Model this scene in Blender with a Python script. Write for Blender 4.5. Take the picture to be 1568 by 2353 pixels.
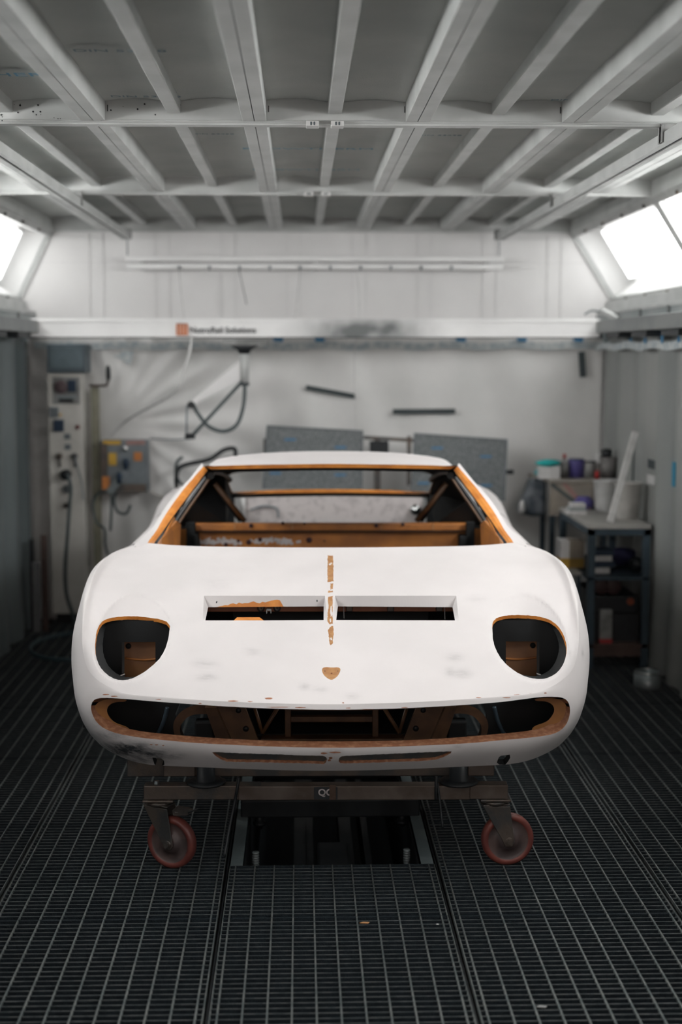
import bpy, math, random
import numpy as np
from mathutils import Vector, Matrix
from mathutils.geometry import delaunay_2d_cdt
random.seed(7); rng = np.random.RandomState(5)
PI = math.pi
C = bpy.context.scene.collection
for o in list(bpy.data.objects): bpy.data.objects.remove(o)

# ------------------------------------------------------------------ camera
FPX = 3268.0; H = 1.75
PIT = math.atan(366/3268.0); YAW = math.radians(1.637)
CAR = math.radians(1.219); D0 = 4.35           # the car's own axis and the distance of its nose
cd = bpy.data.cameras.new('camera'); cam = bpy.data.objects.new('camera', cd); C.objects.link(cam)
cam.location = (0, 0, H); cam.rotation_euler = (PI/2 - PIT, 0, -YAW)
cd.sensor_fit = 'VERTICAL'; cd.sensor_height = 36; cd.lens = 50; cd.clip_start = .05; cd.clip_end = 60
cd.dof.use_dof = True; cd.dof.focus_distance = 4.75; cd.dof.aperture_fstop = 1.5; cd.dof.aperture_blades = 0
bpy.context.scene.camera = cam
# ------------------------------------------------------------------ world, lights, exposure
vs = bpy.context.scene.view_settings
vs.view_transform = 'Standard'; vs.look = 'None'; vs.gamma = 1; vs.exposure = 0.68; vs.use_curve_mapping = False
w = bpy.data.worlds.new('world'); bpy.context.scene.world = w; w.use_nodes = True
w.node_tree.nodes['Background'].inputs[0].default_value = (.35, .55, .62, 1)
w.node_tree.nodes['Background'].inputs[1].default_value = .14
PANEL = 15.5          # brightness of the booth's corner light panels
def area(name, loc, tgt, sx, sy, e, col):
    l = bpy.data.lights.new(name, 'AREA'); l.shape = 'RECTANGLE'; l.size = sx; l.size_y = sy; l.energy = e; l.color = col
    o = bpy.data.objects.new(name, l); C.objects.link(o); o.location = loc
    o.rotation_euler = (Vector(tgt)-Vector(loc)).to_track_quat('-Z', 'Y').to_euler(); return o
area('front_fill', (.2, -2.2, 2.2), (.1, 4.6, .8), 2.6, 1.8, 26, (1, .79, .70))  # unseen warm lamp added behind the camera to light the car's front

# ------------------------------------------------------------------ helpers
def ray(px, py, yaw):
    x = (px-784)/FPX; y = -(py-1176.5)/FPX
    s, c, sp, cp = math.sin(yaw), math.cos(yaw), math.sin(PIT), math.cos(PIT)
    return Vector((s*cp + x*c + y*s*sp, c*cp - x*s + y*c*sp, -sp + y*cp))
def PY(px, py, Y):
    d = ray(px, py, YAW); k = Y/d.y; return Vector((d.x*k, Y, H+d.z*k))
def PZ(px, py, z):
    d = ray(px, py, YAW); k = (z-H)/d.z; return Vector((d.x*k, d.y*k, z))
def K(px, py, y):                                   # a point of the car, in the car's own frame
    d = ray(px, py, YAW-CAR); k = (y+D0)/d.y; return Vector((d.x*k, y, H+d.z*k))
def kproj(P):                                       # car frame -> picture (numpy)
    P = np.atleast_2d(np.asarray(P, float)); yw = YAW-CAR
    X, Y, Z = P[:, 0], P[:, 1]+D0, P[:, 2]-H
    s, c, sp, cp = math.sin(yw), math.cos(yw), math.sin(PIT), math.cos(PIT)
    zc = X*s*cp + Y*c*cp - Z*sp; xc = X*c - Y*s; yc = X*s*sp + Y*c*sp + Z*cp
    return np.stack([784+FPX*xc/zc, 1176.5-FPX*yc/zc], 1)
WM = {}
def tag(o, label=None, cat=None, group=None, kind=None):
    if label: o['label'] = label
    if cat: o['category'] = cat
    if group: o['group'] = group
    if kind: o['kind'] = kind
    return o
def thing(name, label, cat, loc=(0, 0, 0), rz=0, group=None):
    o = bpy.data.objects.new(name, None); C.objects.link(o); o.location = loc; o.rotation_euler = (0, 0, rz)
    o.empty_display_size = .1
    WM[o] = Matrix.Translation(Vector(loc)) @ Matrix.Rotation(rz, 4, 'Z'); return tag(o, label, cat, group)
class MB:
    def __init__(s): s.V = []; s.F = []; s.M = []; s.S = []
    def add(s, V, F, m=0, sm=False):
        b = len(s.V); s.V += [Vector(v) for v in V]; s.F += [tuple(i+b for i in f) for f in F]
        s.M += [m]*len(F); s.S += [sm]*len(F); return s
    def box(s, x0, x1, y0, y1, z0, z1, m=0):
        V = [(x, y, z) for z in (z0, z1) for y in (y0, y1) for x in (x0, x1)]
        return s.add(V, [(0, 2, 3, 1), (4, 5, 7, 6), (0, 1, 5, 4), (2, 6, 7, 3), (0, 4, 6, 2), (1, 3, 7, 5)], m)
    def obox(s, c, size, R=None, m=0):
        a, b, d = [x/2 for x in size]; R = R or Matrix.Identity(3)
        V = [Vector(c) + R @ Vector((x, y, z)) for z in (-d, d) for y in (-b, b) for x in (-a, a)]
        return s.add(V, [(0, 2, 3, 1), (4, 5, 7, 6), (0, 1, 5, 4), (2, 6, 7, 3), (0, 4, 6, 2), (1, 3, 7, 5)], m)
    def bar(s, p, q, wd, ht, m=0, up=(0, 0, 1)):
        p = Vector(p); q = Vector(q); d = (q-p); L = d.length; d.normalize()
        x = d.cross(Vector(up)); x = x.normalized() if x.length > 1e-5 else Vector((1, 0, 0)); z = x.cross(d)
        return s.obox((p+q)/2, (wd, L, ht), Matrix((x, d, z)).transposed(), m)
    def rings(s, R, m=0, closed=True, caps=True, sm=True):
        n = len(R[0]); V = [p for r in R for p in r]; F = []
        for i in range(len(R)-1):
            for j in range(n if closed else n-1):
                k = (j+1) % n; F.append((i*n+j, i*n+k, (i+1)*n+k, (i+1)*n+j))
        b = len(s.V); s.add(V, F, m, sm)
        if caps and closed:
            s.F += [tuple(b+j for j in reversed(range(n))), tuple(b+(len(R)-1)*n+j for j in range(n))]; s.M += [m, m]; s.S += [False, False]
        return s
    def cyl(s, p, q, r0, r1=None, n=20, m=0, caps=True, sm=True):
        r1 = r0 if r1 is None else r1; p = Vector(p); q = Vector(q); d = (q-p).normalized()
        a = d.orthogonal().normalized(); b = d.cross(a)
        f = lambda c, r: [c + (a*math.cos(t*2*PI/n) + b*math.sin(t*2*PI/n))*r for t in range(n)]
        return s.rings([f(p, r0), f(q, r1)], m, caps=caps, sm=sm)
    def lathe(s, c, prof, n=28, ax='Z', m=0, R=None):
        c = Vector(c); rr = []
        for r, z in prof:
            ring = []
            for t in range(n):
                v = Vector((max(r, 1e-4)*math.cos(t*2*PI/n), max(r, 1e-4)*math.sin(t*2*PI/n), z))
                if ax == 'Y': v = Vector((v.x, v.z, v.y))
                if ax == 'X': v = Vector((v.z, v.x, v.y))
                if R: v = R @ v
                ring.append(c+v)
            rr.append(ring)
        return s.rings(rr, m, caps=False)
    def tube(s, P, r, n=10, m=0, smooth=True, res=6):
        P = [Vector(p) for p in P]
        if smooth and len(P) > 2:
            Q = []
            for i in range(len(P)-1):
                a = P[max(i-1, 0)]; b = P[i]; c = P[i+1]; d = P[min(i+2, len(P)-1)]
                for k in range(res):
                    t = k/res; Q.append(.5*((2*b) + (c-a)*t + (2*a-5*b+4*c-d)*t*t + (3*b-a-3*c+d)*t**3))
            P = Q+[P[-1]]
        R = []; x = None
        for i, p in enumerate(P):
            d = (P[min(i+1, len(P)-1)]-P[max(i-1, 0)]).normalized()
            x = d.orthogonal().normalized() if x is None else (x-d*x.dot(d)).normalized()
            y = d.cross(x); R.append([p + (x*math.cos(t*2*PI/n)+y*math.sin(t*2*PI/n))*r for t in range(n)])
        return s.rings(R, m)
    def prism(s, poly, off, m=0):                   # poly: 3D points of one flat face, off: thickness vector
        n = len(poly); A = [Vector(p) for p in poly]; B = [p+Vector(off) for p in A]
        return s.add(A+B, [tuple(range(n)), tuple(reversed(range(n, 2*n)))] + [(i, n+i, n+(i+1) % n, (i+1) % n) for i in range(n)], m)
    def build(s, name, mats, parent=None, bevel=0, fixn=True, seg=2):
        me = bpy.data.meshes.new(name); V = s.V
        if parent is None:
            xs = [v.x for v in V]; ys = [v.y for v in V]; zs = [v.z for v in V]
            base = Vector(((min(xs)+max(xs))/2, (min(ys)+max(ys))/2, min(zs))); M = Matrix.Translation(base)
        else: M = WM[parent]
        Mi = M.inverted(); me.from_pydata([Mi @ v for v in V], [], s.F)
        o = bpy.data.objects.new(name, me); C.objects.link(o)
        for mm in (mats if isinstance(mats, (list, tuple)) else [mats]): me.materials.append(mm)
        me.polygons.foreach_set('material_index', s.M); me.polygons.foreach_set('use_smooth', s.S)
        if fixn:
            import bmesh
            bm = bmesh.new(); bm.from_mesh(me); bmesh.ops.recalc_face_normals(bm, faces=bm.faces); bm.to_mesh(me); bm.free()
        me.update()
        if parent is None: o.location = base
        else: o.parent = parent
        WM[o] = M
        if bevel:
            b = o.modifiers.new('bevel', 'BEVEL'); b.width = bevel; b.segments = seg; b.limit_method = 'ANGLE'; b.angle_limit = math.radians(40)
        return o
def copy_tree(o, parent=None):
    c = o.copy(); C.objects.link(c)
    if parent: c.parent = parent
    for ch in list(o.children): copy_tree(ch, c)
    return c

# ------------------------------------------------------------------ materials
def mat(name, col, rough=.6, metal=0, col2=None, scale=20, amt=(.4, .6), bump=0, bscale=60, stretch=None, spec=None, alpha=None, trans=None):
    m = bpy.data.materials.new(name); m.use_nodes = True; nt = m.node_tree; N = nt.nodes; L = nt.links
    b = N['Principled BSDF']; b.inputs['Roughness'].default_value = rough; b.inputs['Metallic'].default_value = metal
    b.inputs['Base Color'].default_value = (*col, 1)
    if spec is not None: b.inputs['Specular IOR Level'].default_value = spec
    if alpha is not None: b.inputs['Alpha'].default_value = alpha
    if trans is not None: b.inputs['Transmission Weight'].default_value = trans
    tc = N.new('ShaderNodeTexCoord'); mp = N.new('ShaderNodeMapping'); L.new(tc.outputs['Object'], mp.inputs[0])
    if stretch: mp.inputs['Scale'].default_value = stretch
    if col2 is None: col2 = tuple(c*.86 for c in col)
    n = N.new('ShaderNodeTexNoise'); n.inputs['Scale'].default_value = scale; n.inputs['Detail'].default_value = 6
    L.new(mp.outputs[0], n.inputs['Vector'])
    r = N.new('ShaderNodeValToRGB'); r.color_ramp.elements[0].position = amt[0]; r.color_ramp.elements[1].position = amt[1]
    r.color_ramp.elements[0].color = (*col, 1); r.color_ramp.elements[1].color = (*col2, 1)
    L.new(n.outputs[0], r.inputs[0]); L.new(r.outputs[0], b.inputs['Base Color'])
    if bump:
        n2 = N.new('ShaderNodeTexNoise'); n2.inputs['Scale'].default_value = bscale; n2.inputs['Detail'].default_value = 5
        L.new(mp.outputs[0], n2.inputs['Vector'])
        bp = N.new('ShaderNodeBump'); bp.inputs['Strength'].default_value = bump; bp.inputs['Distance'].default_value = .01
        L.new(n2.outputs[0], bp.inputs['Height']); L.new(bp.outputs[0], b.inputs['Normal'])
    return m
def emis(name, col, s):
    m = bpy.data.materials.new(name); m.use_nodes = True; nt = m.node_tree; nt.nodes.clear()
    e = nt.nodes.new('ShaderNodeEmission'); e.inputs[0].default_value = (*col, 1); e.inputs[1].default_value = s
    o = nt.nodes.new('ShaderNodeOutputMaterial'); nt.links.new(e.outputs[0], o.inputs[0]); return m
def primer():
    m = mat('white_primer', (.645, .605, .598), .62, scale=2.4, col2=(.585, .55, .543), amt=(.35, .65), spec=.3)
    nt = m.node_tree; N = nt.nodes; L = nt.links; b = N['Principled BSDF']
    base = b.inputs['Base Color'].links[0].from_socket
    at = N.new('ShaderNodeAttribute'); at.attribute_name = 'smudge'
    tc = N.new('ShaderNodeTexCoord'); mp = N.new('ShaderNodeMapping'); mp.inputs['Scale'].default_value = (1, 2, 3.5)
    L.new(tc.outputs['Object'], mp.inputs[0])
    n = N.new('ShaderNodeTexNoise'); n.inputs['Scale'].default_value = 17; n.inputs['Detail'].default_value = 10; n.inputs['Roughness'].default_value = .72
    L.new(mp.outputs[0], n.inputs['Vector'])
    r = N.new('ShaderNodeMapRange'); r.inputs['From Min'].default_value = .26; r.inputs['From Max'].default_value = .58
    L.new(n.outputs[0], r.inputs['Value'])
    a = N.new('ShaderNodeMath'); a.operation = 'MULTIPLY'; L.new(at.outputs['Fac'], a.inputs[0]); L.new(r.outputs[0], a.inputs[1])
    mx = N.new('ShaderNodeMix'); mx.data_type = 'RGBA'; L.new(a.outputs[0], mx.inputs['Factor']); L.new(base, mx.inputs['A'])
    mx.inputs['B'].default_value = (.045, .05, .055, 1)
    # fine scuffs and sanding marks
    n3 = N.new('ShaderNodeTexNoise'); n3.inputs['Scale'].default_value = 14; n3.inputs['Detail'].default_value = 9; n3.inputs['Roughness'].default_value = .72
    L.new(mp.outputs[0], n3.inputs['Vector'])
    r3 = N.new('ShaderNodeMapRange'); r3.inputs['From Min'].default_value = .66; r3.inputs['From Max'].default_value = .78; r3.inputs['To Max'].default_value = .55
    L.new(n3.outputs[0], r3.inputs['Value'])
    m2 = N.new('ShaderNodeMix'); m2.data_type = 'RGBA'; L.new(r3.outputs[0], m2.inputs['Factor']); L.new(mx.outputs['Result'], m2.inputs['A'])
    m2.inputs['B'].default_value = (.50, .43, .39, 1); L.new(m2.outputs['Result'], b.inputs['Base Color']); return m
M_BODY = primer()
M_INNER = mat('black_inner_shade', (.004, .0055, .0065), .7, scale=12)  # near-black stands in for shade so the body's inside stays dark
M_ORANGE = mat('orange_filler_primer', (.70, .27, .055), .42, col2=(.55, .19, .04), scale=18, bump=.1)
M_TAN = mat('sanded_tan_primer', (.44, .235, .10), .5, col2=(.36, .17, .07), scale=40, bump=.15, bscale=120)
M_CHIP = mat('brown_primer_chip', (.36, .15, .08), .55, col2=(.26, .10, .05), scale=60)
M_BROWN = mat('brown_chassis_primer', (.15, .072, .030), .5, col2=(.09, .043, .02), scale=14)
M_BULK = mat('orange_brown_bulkhead', (.52, .195, .045), .5, col2=(.38, .14, .04), scale=9)
M_RUBBER = mat('black_seal', (.012, .013, .015), .45)
M_WPANEL = mat('speckled_white_panel', (.62, .57, .56), .55, col2=(.34, .31, .31), scale=26, amt=(.5, .8))
M_SPOT = mat('dark_stain', (.06, .025, .03), .6)
M_CHROME = mat('bright_metal', (.75, .76, .76), .22, 1)
M_STEEL = mat('dark_steel', (.10, .10, .10), .45, .7, col2=(.16, .13, .11), scale=14, bump=.1)
M_STEELB = mat('brown_grey_painted_steel', (.17, .14, .12), .5, .25, col2=(.10, .075, .06), scale=7, bump=.08)
M_STEELL = mat('pale_galvanised_steel', (.30, .34, .35), .4, .6, col2=(.20, .235, .24), scale=6)
M_WHEEL = mat('red_brown_polyurethane', (.19, .05, .037), .42, col2=(.13, .036, .03), scale=12)
M_HUB = mat('grey_brown_wheel_core', (.10, .068, .062), .45, col2=(.065, .048, .048), scale=14)
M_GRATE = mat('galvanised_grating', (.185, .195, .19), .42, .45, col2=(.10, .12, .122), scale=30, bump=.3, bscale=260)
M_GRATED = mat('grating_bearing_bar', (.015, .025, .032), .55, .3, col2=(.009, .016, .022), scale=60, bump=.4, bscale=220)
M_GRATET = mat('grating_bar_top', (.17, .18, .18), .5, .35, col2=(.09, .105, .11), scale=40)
M_VOID = mat('pit_shade', (.008, .015, .02), .85)  # near-black teal stands in for the shade beneath the gratings
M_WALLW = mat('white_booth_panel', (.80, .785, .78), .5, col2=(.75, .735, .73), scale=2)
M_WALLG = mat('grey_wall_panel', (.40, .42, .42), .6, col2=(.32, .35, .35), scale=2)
M_BEAM = mat('white_painted_profile', (.56, .565, .555), .45, col2=(.48, .49, .48), scale=5)
M_BEAMD = mat('speckled_white_profile', (.74, .745, .735), .45, col2=(.30, .31, .31), scale=70, amt=(.66, .72))
M_TBEAM = mat('bright_white_beam', (.90, .89, .885), .42, col2=(.84, .83, .825), scale=3)
M_RACK = mat('bright_white_rack', (.90, .89, .885), .42, col2=(.84, .83, .825), scale=3)
def soot(m, cx, cz, rx, rz, col, amt):                # a soot mark of its own shape, fixed on the beam
    nt = m.node_tree; N = nt.nodes; L = nt.links; b = N['Principled BSDF']; base = b.inputs['Base Color'].links[0].from_socket
    tc = N.new('ShaderNodeTexCoord'); mp = N.new('ShaderNodeMapping'); mp.vector_type = 'POINT'
    mp.inputs['Scale'].default_value = (1/rx, 0, 1/rz); mp.inputs['Location'].default_value = (-cx/rx, 0, -cz/rz)
    g = N.new('ShaderNodeTexGradient'); g.gradient_type = 'SPHERICAL'; L.new(tc.outputs['Object'], mp.inputs[0]); L.new(mp.outputs[0], g.inputs[0])
    n = N.new('ShaderNodeTexNoise'); n.inputs['Scale'].default_value = 7; L.new(tc.outputs['Object'], n.inputs['Vector'])
    k = N.new('ShaderNodeMath'); k.operation = 'MULTIPLY'; L.new(g.outputs['Fac'], k.inputs[0]); L.new(n.outputs[0], k.inputs[1])
    k2 = N.new('ShaderNodeMath'); k2.operation = 'MULTIPLY'; k2.use_clamp = True; L.new(k.outputs[0], k2.inputs[0]); k2.inputs[1].default_value = amt
    mx = N.new('ShaderNodeMix'); mx.data_type = 'RGBA'; L.new(k2.outputs[0], mx.inputs['Factor']); L.new(base, mx.inputs['A']); mx.inputs['B'].default_value = (*col, 1)
    L.new(mx.outputs['Result'], b.inputs['Base Color'])
M_RAIL = mat('grey_aluminium_rail', (.24, .25, .245), .45, .3, col2=(.19, .205, .205), scale=4)
M_SEAM = mat('dark_seam', (.10, .12, .13), .7)
M_BLACK = mat('black_plastic', (.012, .015, .018), .5)
M_BLUET = mat('blue_masking_tape', (.40, .46, .49), .7, col2=(.62, .64, .63), scale=24)
M_BLUE = mat('bright_blue_tape', (.05, .22, .42), .6)
M_DTAPE = mat('dark_grey_tape', (.05, .065, .07), .7)
M_CAB = mat('off_white_cabinet_paint', (.72, .70, .66), .5, col2=(.56, .54, .50), scale=3)
M_NAVY = mat('navy_plastic', (.018, .04, .075), .5)
M_GREYB = mat('grey_box_paint', (.21, .235, .255), .5, col2=(.15, .17, .185), scale=5)
M_YEL = mat('yellow_label', (.70, .42, .06), .6)
M_ORL = mat('orange_label', (.60, .22, .06), .6)
M_PINK = mat('pale_red_label', (.42, .24, .22), .6)
M_TEAL = mat('teal_cloth', (.02, .45, .44), .8)
M_PURP = mat('purple_plastic', (.10, .085, .28), .5)
M_WHITE = mat('white_plastic', (.68, .67, .66), .5)
M_GREY = mat('grey_plastic', (.30, .30, .295), .6, col2=(.18, .18, .175), scale=10)
M_BUCKET = mat('dusty_white_bucket', (.50, .485, .46), .6, col2=(.34, .33, .31), scale=8)
M_RED = mat('red_plastic', (.42, .04, .04), .5)
M_CARD = mat('worn_cardboard', (.38, .33, .27), .8, col2=(.28, .25, .22), scale=6)
M_WOOD = mat('dark_reddish_wood', (.095, .06, .05), .7)
M_TABLET = mat('dusty_table_top', (.44, .43, .40), .6, col2=(.34, .33, .31), scale=7)
M_TFRAME = mat('blue_grey_table_frame', (.055, .085, .11), .5, .3)
M_HOSE = mat('grey_green_hose', (.085, .105, .11), .5)
M_BAG = mat('dark_plastic_bag', (.05, .065, .08), .35, col2=(.16, .17, .19), scale=14, amt=(.45, .7), bump=.6, bscale=20)
M_MESHP = mat('grey_speckled_panel', (.13, .145, .15), .7, col2=(.22, .23, .235), scale=70, stretch=(1, 1, 1))
M_FLAG = mat('orange_logo_ink', (.75, .26, .12), .6)
M_INK = mat('black_ink', (.03, .035, .04), .6)
M_BINK = mat('blue_print', (.10, .26, .38), .7)
M_DINK = mat('faint_blue_print', (.17, .23, .27), .7)
M_GLASS = bpy.data.materials.new('light_cover_glass'); M_GLASS.use_nodes = True
_n = M_GLASS.node_tree; _n.nodes.clear()
_t = _n.nodes.new('ShaderNodeBsdfTransparent'); _g = _n.nodes.new('ShaderNodeBsdfGlossy'); _g.inputs['Roughness'].default_value = .05
_m = _n.nodes.new('ShaderNodeMixShader'); _m.inputs[0].default_value = .08; _o = _n.nodes.new('ShaderNodeOutputMaterial')
_t.inputs[0].default_value = (.95, .97, .97, 1)
_n.links.new(_t.outputs[0], _m.inputs[1]); _n.links.new(_g.outputs[0], _m.inputs[2]); _n.links.new(_m.outputs[0], _o.inputs[0])
M_LIGHT = emis('light_panel_glow', (1, .97, .96), PANEL)
M_LIGHT0 = emis('deep_light_panel_glow', (1, .97, .96), PANEL*.2)
M_LIGHT3 = emis('near_light_panel_glow', (1, .97, .96), PANEL*.8)
def film(name, col, col2, st):
    return mat(name, col, .42, col2=col2, scale=2.2, amt=(.3, .75), stretch=st, bump=.25, bscale=9)
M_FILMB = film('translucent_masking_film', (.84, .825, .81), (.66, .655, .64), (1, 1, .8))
M_FILMR = film('shaded_right_film', (.33, .335, .32), (.20, .215, .21), (1, 1.2, .25))  # same plastic as the back film, wall shade put into its colour
M_FILML = film('shaded_left_film', (.175, .20, .205), (.10, .12, .125), (1, 1.2, .2))  # darkest copy of the film, the left wall's shade in its colour

# ------------------------------------------------------------------ the booth
WL, WR, WB, YF = -1.80, 2.03, 9.36, -1.2
ZM, ZB = 2.60, 2.525                              # ceiling cloth, underside of the cross beams
TL, TR = -1.60, 1.77                             # where the slanted light corners meet the ceiling
ZT, ZL = 2.50, 2.09
def struct(o): o['kind'] = 'structure'; return o
# floor: pit below, support slab; gratings are its parts
fl = MB().box(WL, WR, YF, WB, -.62, -.55); fl.box(WL-.05, WL+.10, YF, WB, -.62, -.03); fl.box(WR-.10, WR+.05, YF, WB, -.62, -.03)
FLOOR = struct(fl.build('floor', M_VOID)); 
def grating(x0, x1, y0, y1):
    a = MB(); g = .004
    x0 += g+.004; x1 -= g+.004; y0 += .0015; y1 -= .0015
    a.box(x0, x0+.003, y0, y1, -.030, 0, 0); a.box(x1-.003, x1, y0, y1, -.030, 0, 0)
    a.box(x0, x1, y0, y0+.003, -.03, -.0005, 1); a.box(x0, x1, y1-.003, y1, -.03, -.0005, 1)
    n = int(round((y1-y0)/.0303)); p = (y1-y0)/n
    for i in range(1, n):                         # tall bearing bars: sides coloured as shaded, top edge as lit
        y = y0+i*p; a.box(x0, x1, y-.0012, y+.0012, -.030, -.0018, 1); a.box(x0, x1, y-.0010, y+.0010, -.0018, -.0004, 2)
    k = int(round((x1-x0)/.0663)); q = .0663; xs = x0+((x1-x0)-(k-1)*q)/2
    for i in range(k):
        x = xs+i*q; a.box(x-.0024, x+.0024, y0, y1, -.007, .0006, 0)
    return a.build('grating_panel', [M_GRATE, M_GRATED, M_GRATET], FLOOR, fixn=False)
XS = [WL+.06, -.975, -.2555, .4655, 1.184, WR-.05]
YSM = [1.585, 2.48, 3.375, 4.27, 5.165, 6.06, 6.955, 7.85, 8.745, 9.33]
for i in range(5):
    for j in range(len(YSM)-1):
        if i == 2:
            if j == 3: grating(XS[i], XS[i+1], 4.27, 4.727); continue
            if 4 <= j <= 6: continue
            if j == 7: grating(XS[i], XS[i+1], 8.05, 8.745); continue
        grating(XS[i], XS[i+1], YSM[j], YSM[j+1])
# joists that carry the gratings under each long joint
for x in XS[1:5]:
    MB().box(x-.003, x+.003, 1.5, WB-.02, -.30, -.012).box(x-.02, x+.02, 1.5, WB-.02, -.034, -.031).build('floor_joist', M_BLACK, FLOOR)
# recess of the lift: pale edge plates, dark rails, bolts
a = MB().box(XS[2]+.010, XS[2]+.052, 4.73, 8.04, -.012, -.004).box(XS[3]-.052, XS[3]-.010, 4.73, 8.04, -.012, -.004)
a.build('recess_edge_plate', mat('dull_zinc_plate', (.26, .31, .32), .45, .3, col2=(.17, .21, .22), scale=7), FLOOR)
a = MB().box(XS[2]+.05, XS[3]-.05, 4.727, 4.733, -.5, -.03).box(XS[2]+.055, XS[2]+.06, 4.73, 8.04, -.5, -.02).box(XS[3]-.06, XS[3]-.055, 4.73, 8.04, -.5, -.02)
a.build('recess_wall', M_BLACK, FLOOR)

# walls
def seam_x(a, x, y, z0, z1, wd=.004): a.box(x-wd/2, x+wd/2, y-.004, y, z0, z1, 1)
b = MB().box(WL-.1, WR+.1, WB, WB+.08, -.5, 2.72, 0)
for k in range(9):
    x = -1.36+k*.425; seam_x(b, x, WB-.001, 1.8, 2.6, .003); seam_x(b, x+.09, WB-.001, 1.8, 2.6, .003)
seamz = [2.33]
for z in seamz: b.box(WL, WR, WB-.003, WB, z-.0015, z+.0015, 1)
struct(b.build('wall_back', [M_WALLW, mat('panel_seam', (.74, .73, .73), .6)]))
for nm, x, s in (('wall_left', WL, -1), ('wall_right', WR, 1)):
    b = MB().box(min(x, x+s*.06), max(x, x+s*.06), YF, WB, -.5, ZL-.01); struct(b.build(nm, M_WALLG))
# slanted corner strips at the foot and the head of the light panels, and the posts between
for nm, s, xt, xb in (('trim_1', -1, TL, WL), ('trim_2', 1, TR, WR)):
    d = Vector((xt-xb, 0, ZT-ZL)).normalized(); a = MB(); nrm = Vector((d.z, 0, -d.x))*(1 if s > 0 else -1)
    if (nrm.x*s) < 0: nrm = -nrm
    P = lambda t: Vector((xb, 0, ZL)) + (Vector((xt, 0, ZT))-Vector((xb, 0, ZL)))*t
    def strip(t0, t1, y0, y1, dep=.04, m=0):
        p, q = P(t0), P(t1); a.prism([(p.x, y0, p.z), (p.x, y1, p.z), (q.x, y1, q.z), (q.x, y0, q.z)], nrm*dep, m)
    strip(-.06, .03, YF, WB-.01); strip(.97, 1.06, YF, WB-.01)
    for y in (9.36, 7.17, 5.02, 2.87, .72): strip(.0, 1.0, y-.05 if y < 9 else y-.02, y+.05 if y < 9 else y-.005)
    a.box(min(xb, xb-s*.03), max(xb, xb-s*.03), YF, WB-.01, 2.0, ZL-.01)
    a.box(min(xt, xt+s*.30), max(xt, xt+s*.30), YF, WB-.01, ZM, ZM+.02)
    a.box(min(xt-s*.02, xt+s*.02), max(xt-s*.02, xt+s*.02), YF, WB-.01, ZT+.02, ZM)
    struct(a.build(nm, M_BEAM, bevel=.003))
# light panels
LN = {(-1, 0): 'deepest light panel of the left corner, next to the back wall', (1, 0): 'deepest light panel of the right corner, next to the back wall'}
for s, xt, xb in ((-1, TL, WL), (1, TR, WR)):
    top = Vector((xt, 0, ZT)); bot = Vector((xb, 0, ZL)); d = top-bot
    nrm = Vector((d.z, 0, -d.x)).normalized()
    if nrm.x*s < 0: nrm = -nrm                     # points out of the booth
    for k, (y0, y1) in enumerate(((7.23, 9.33), (5.08, 7.11), (2.93, 4.96), (.78, 2.81))):
        side = 'left' if s < 0 else 'right'
        lab = ('glowing slanted corner light panel in the %s wall, ' % side) + ['deepest, touching the back wall', 'second from the back wall', 'third from the back wall', 'the one nearest the viewer'][k]
        t = thing('light_panel', lab, 'light', (bot+d*.0+Vector((0, (y0+y1)/2, 0))), group='slanted light panels of the spray booth')
        Q = lambda u, y, dep: bot+d*u+nrm*dep+Vector((0, y, 0))
        h = MB()                                   # white light box behind the pane
        c0 = [Q(.03, y0, .03), Q(.97, y0, .03), Q(.97, y1, .03), Q(.03, y1, .03)]
        c1 = [Q(.06, y0, .17), Q(.94, y0, .17), Q(.94, y1, .17), Q(.06, y1, .17)]
        c2 = [p+nrm*.01 for p in c1]; 
        h.add(c0+c1, [(0, 1, 5, 4), (1, 2, 6, 5), (2, 3, 7, 6), (3, 0, 4, 7), (4, 5, 6, 7)])
        h.build('light_box', M_WALLW, t, fixn=False)
        e = MB().prism([Q(.14, y0+.30, .14), Q(.86, y0+.30, .14), Q(.86, y1-.16, .14), Q(.14, y1-.16, .14)], nrm*.012)
        e.build('diffuser', (M_LIGHT0, M_LIGHT, M_LIGHT, M_LIGHT3)[k], t)
        e = MB().prism([Q(.03, y0, .012), Q(.97, y0, .012), Q(.97, y1, .012), Q(.03, y1, .012)], nrm*.004); e.build('glass_pane', M_GLASS, t)
        for yy in np.arange(y0+.15, y1, .5):
            for u in (.0, 1.0): MB().cyl(Q(u, yy, -.012), Q(u, yy, .01), .009, n=10).build('clip', M_STEEL, t)

# ceiling: cloth in bays, cross beams and ribs as parts
MAJ = [-1.254, -.704, -.154, .406, .945, 1.49]; MIN = [-.999, -.429, .122, .684, 1.235]; MIN0 = [-1.46, 1.64]
XB = [5.02, 7.18, 9.33, 2.86, .70]
ribx = sorted(MAJ+MIN+[TL, TR])
c = MB()
ys = np.arange(YF, WB+.001, .18)
V = []; F = []; xs = []
for i in range(len(ribx)-1):
    for t in np.linspace(0, 1, 7)[:-1]: xs.append((ribx[i]+(ribx[i+1]-ribx[i])*t, t))
xs.append((ribx[-1], 0))
for y in ys:
    for x, t in xs: V.append((x, y, ZM+.014*math.sin(PI*t)+.003*math.sin(y*3+x*5)))
n = len(xs)
for j in range(len(ys)-1):
    for i in range(n-1): F.append((j*n+i, j*n+i+1, (j+1)*n+i+1, (j+1)*n+i))
c.add(V, F, 0, True)
M_CLOTH = mat('grey_filter_cloth', (.47, .48, .46), .9, col2=(.39, .405, .39), scale=3, amt=(.3, .7), bump=.3, bscale=300)
CEIL = struct(c.build('ceiling', M_CLOTH, fixn=False))
MB().box(WL-.1, WR+.1, YF, WB+.05, 2.70, 2.72).build('ceiling_slab', M_WALLG, CEIL)
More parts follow.
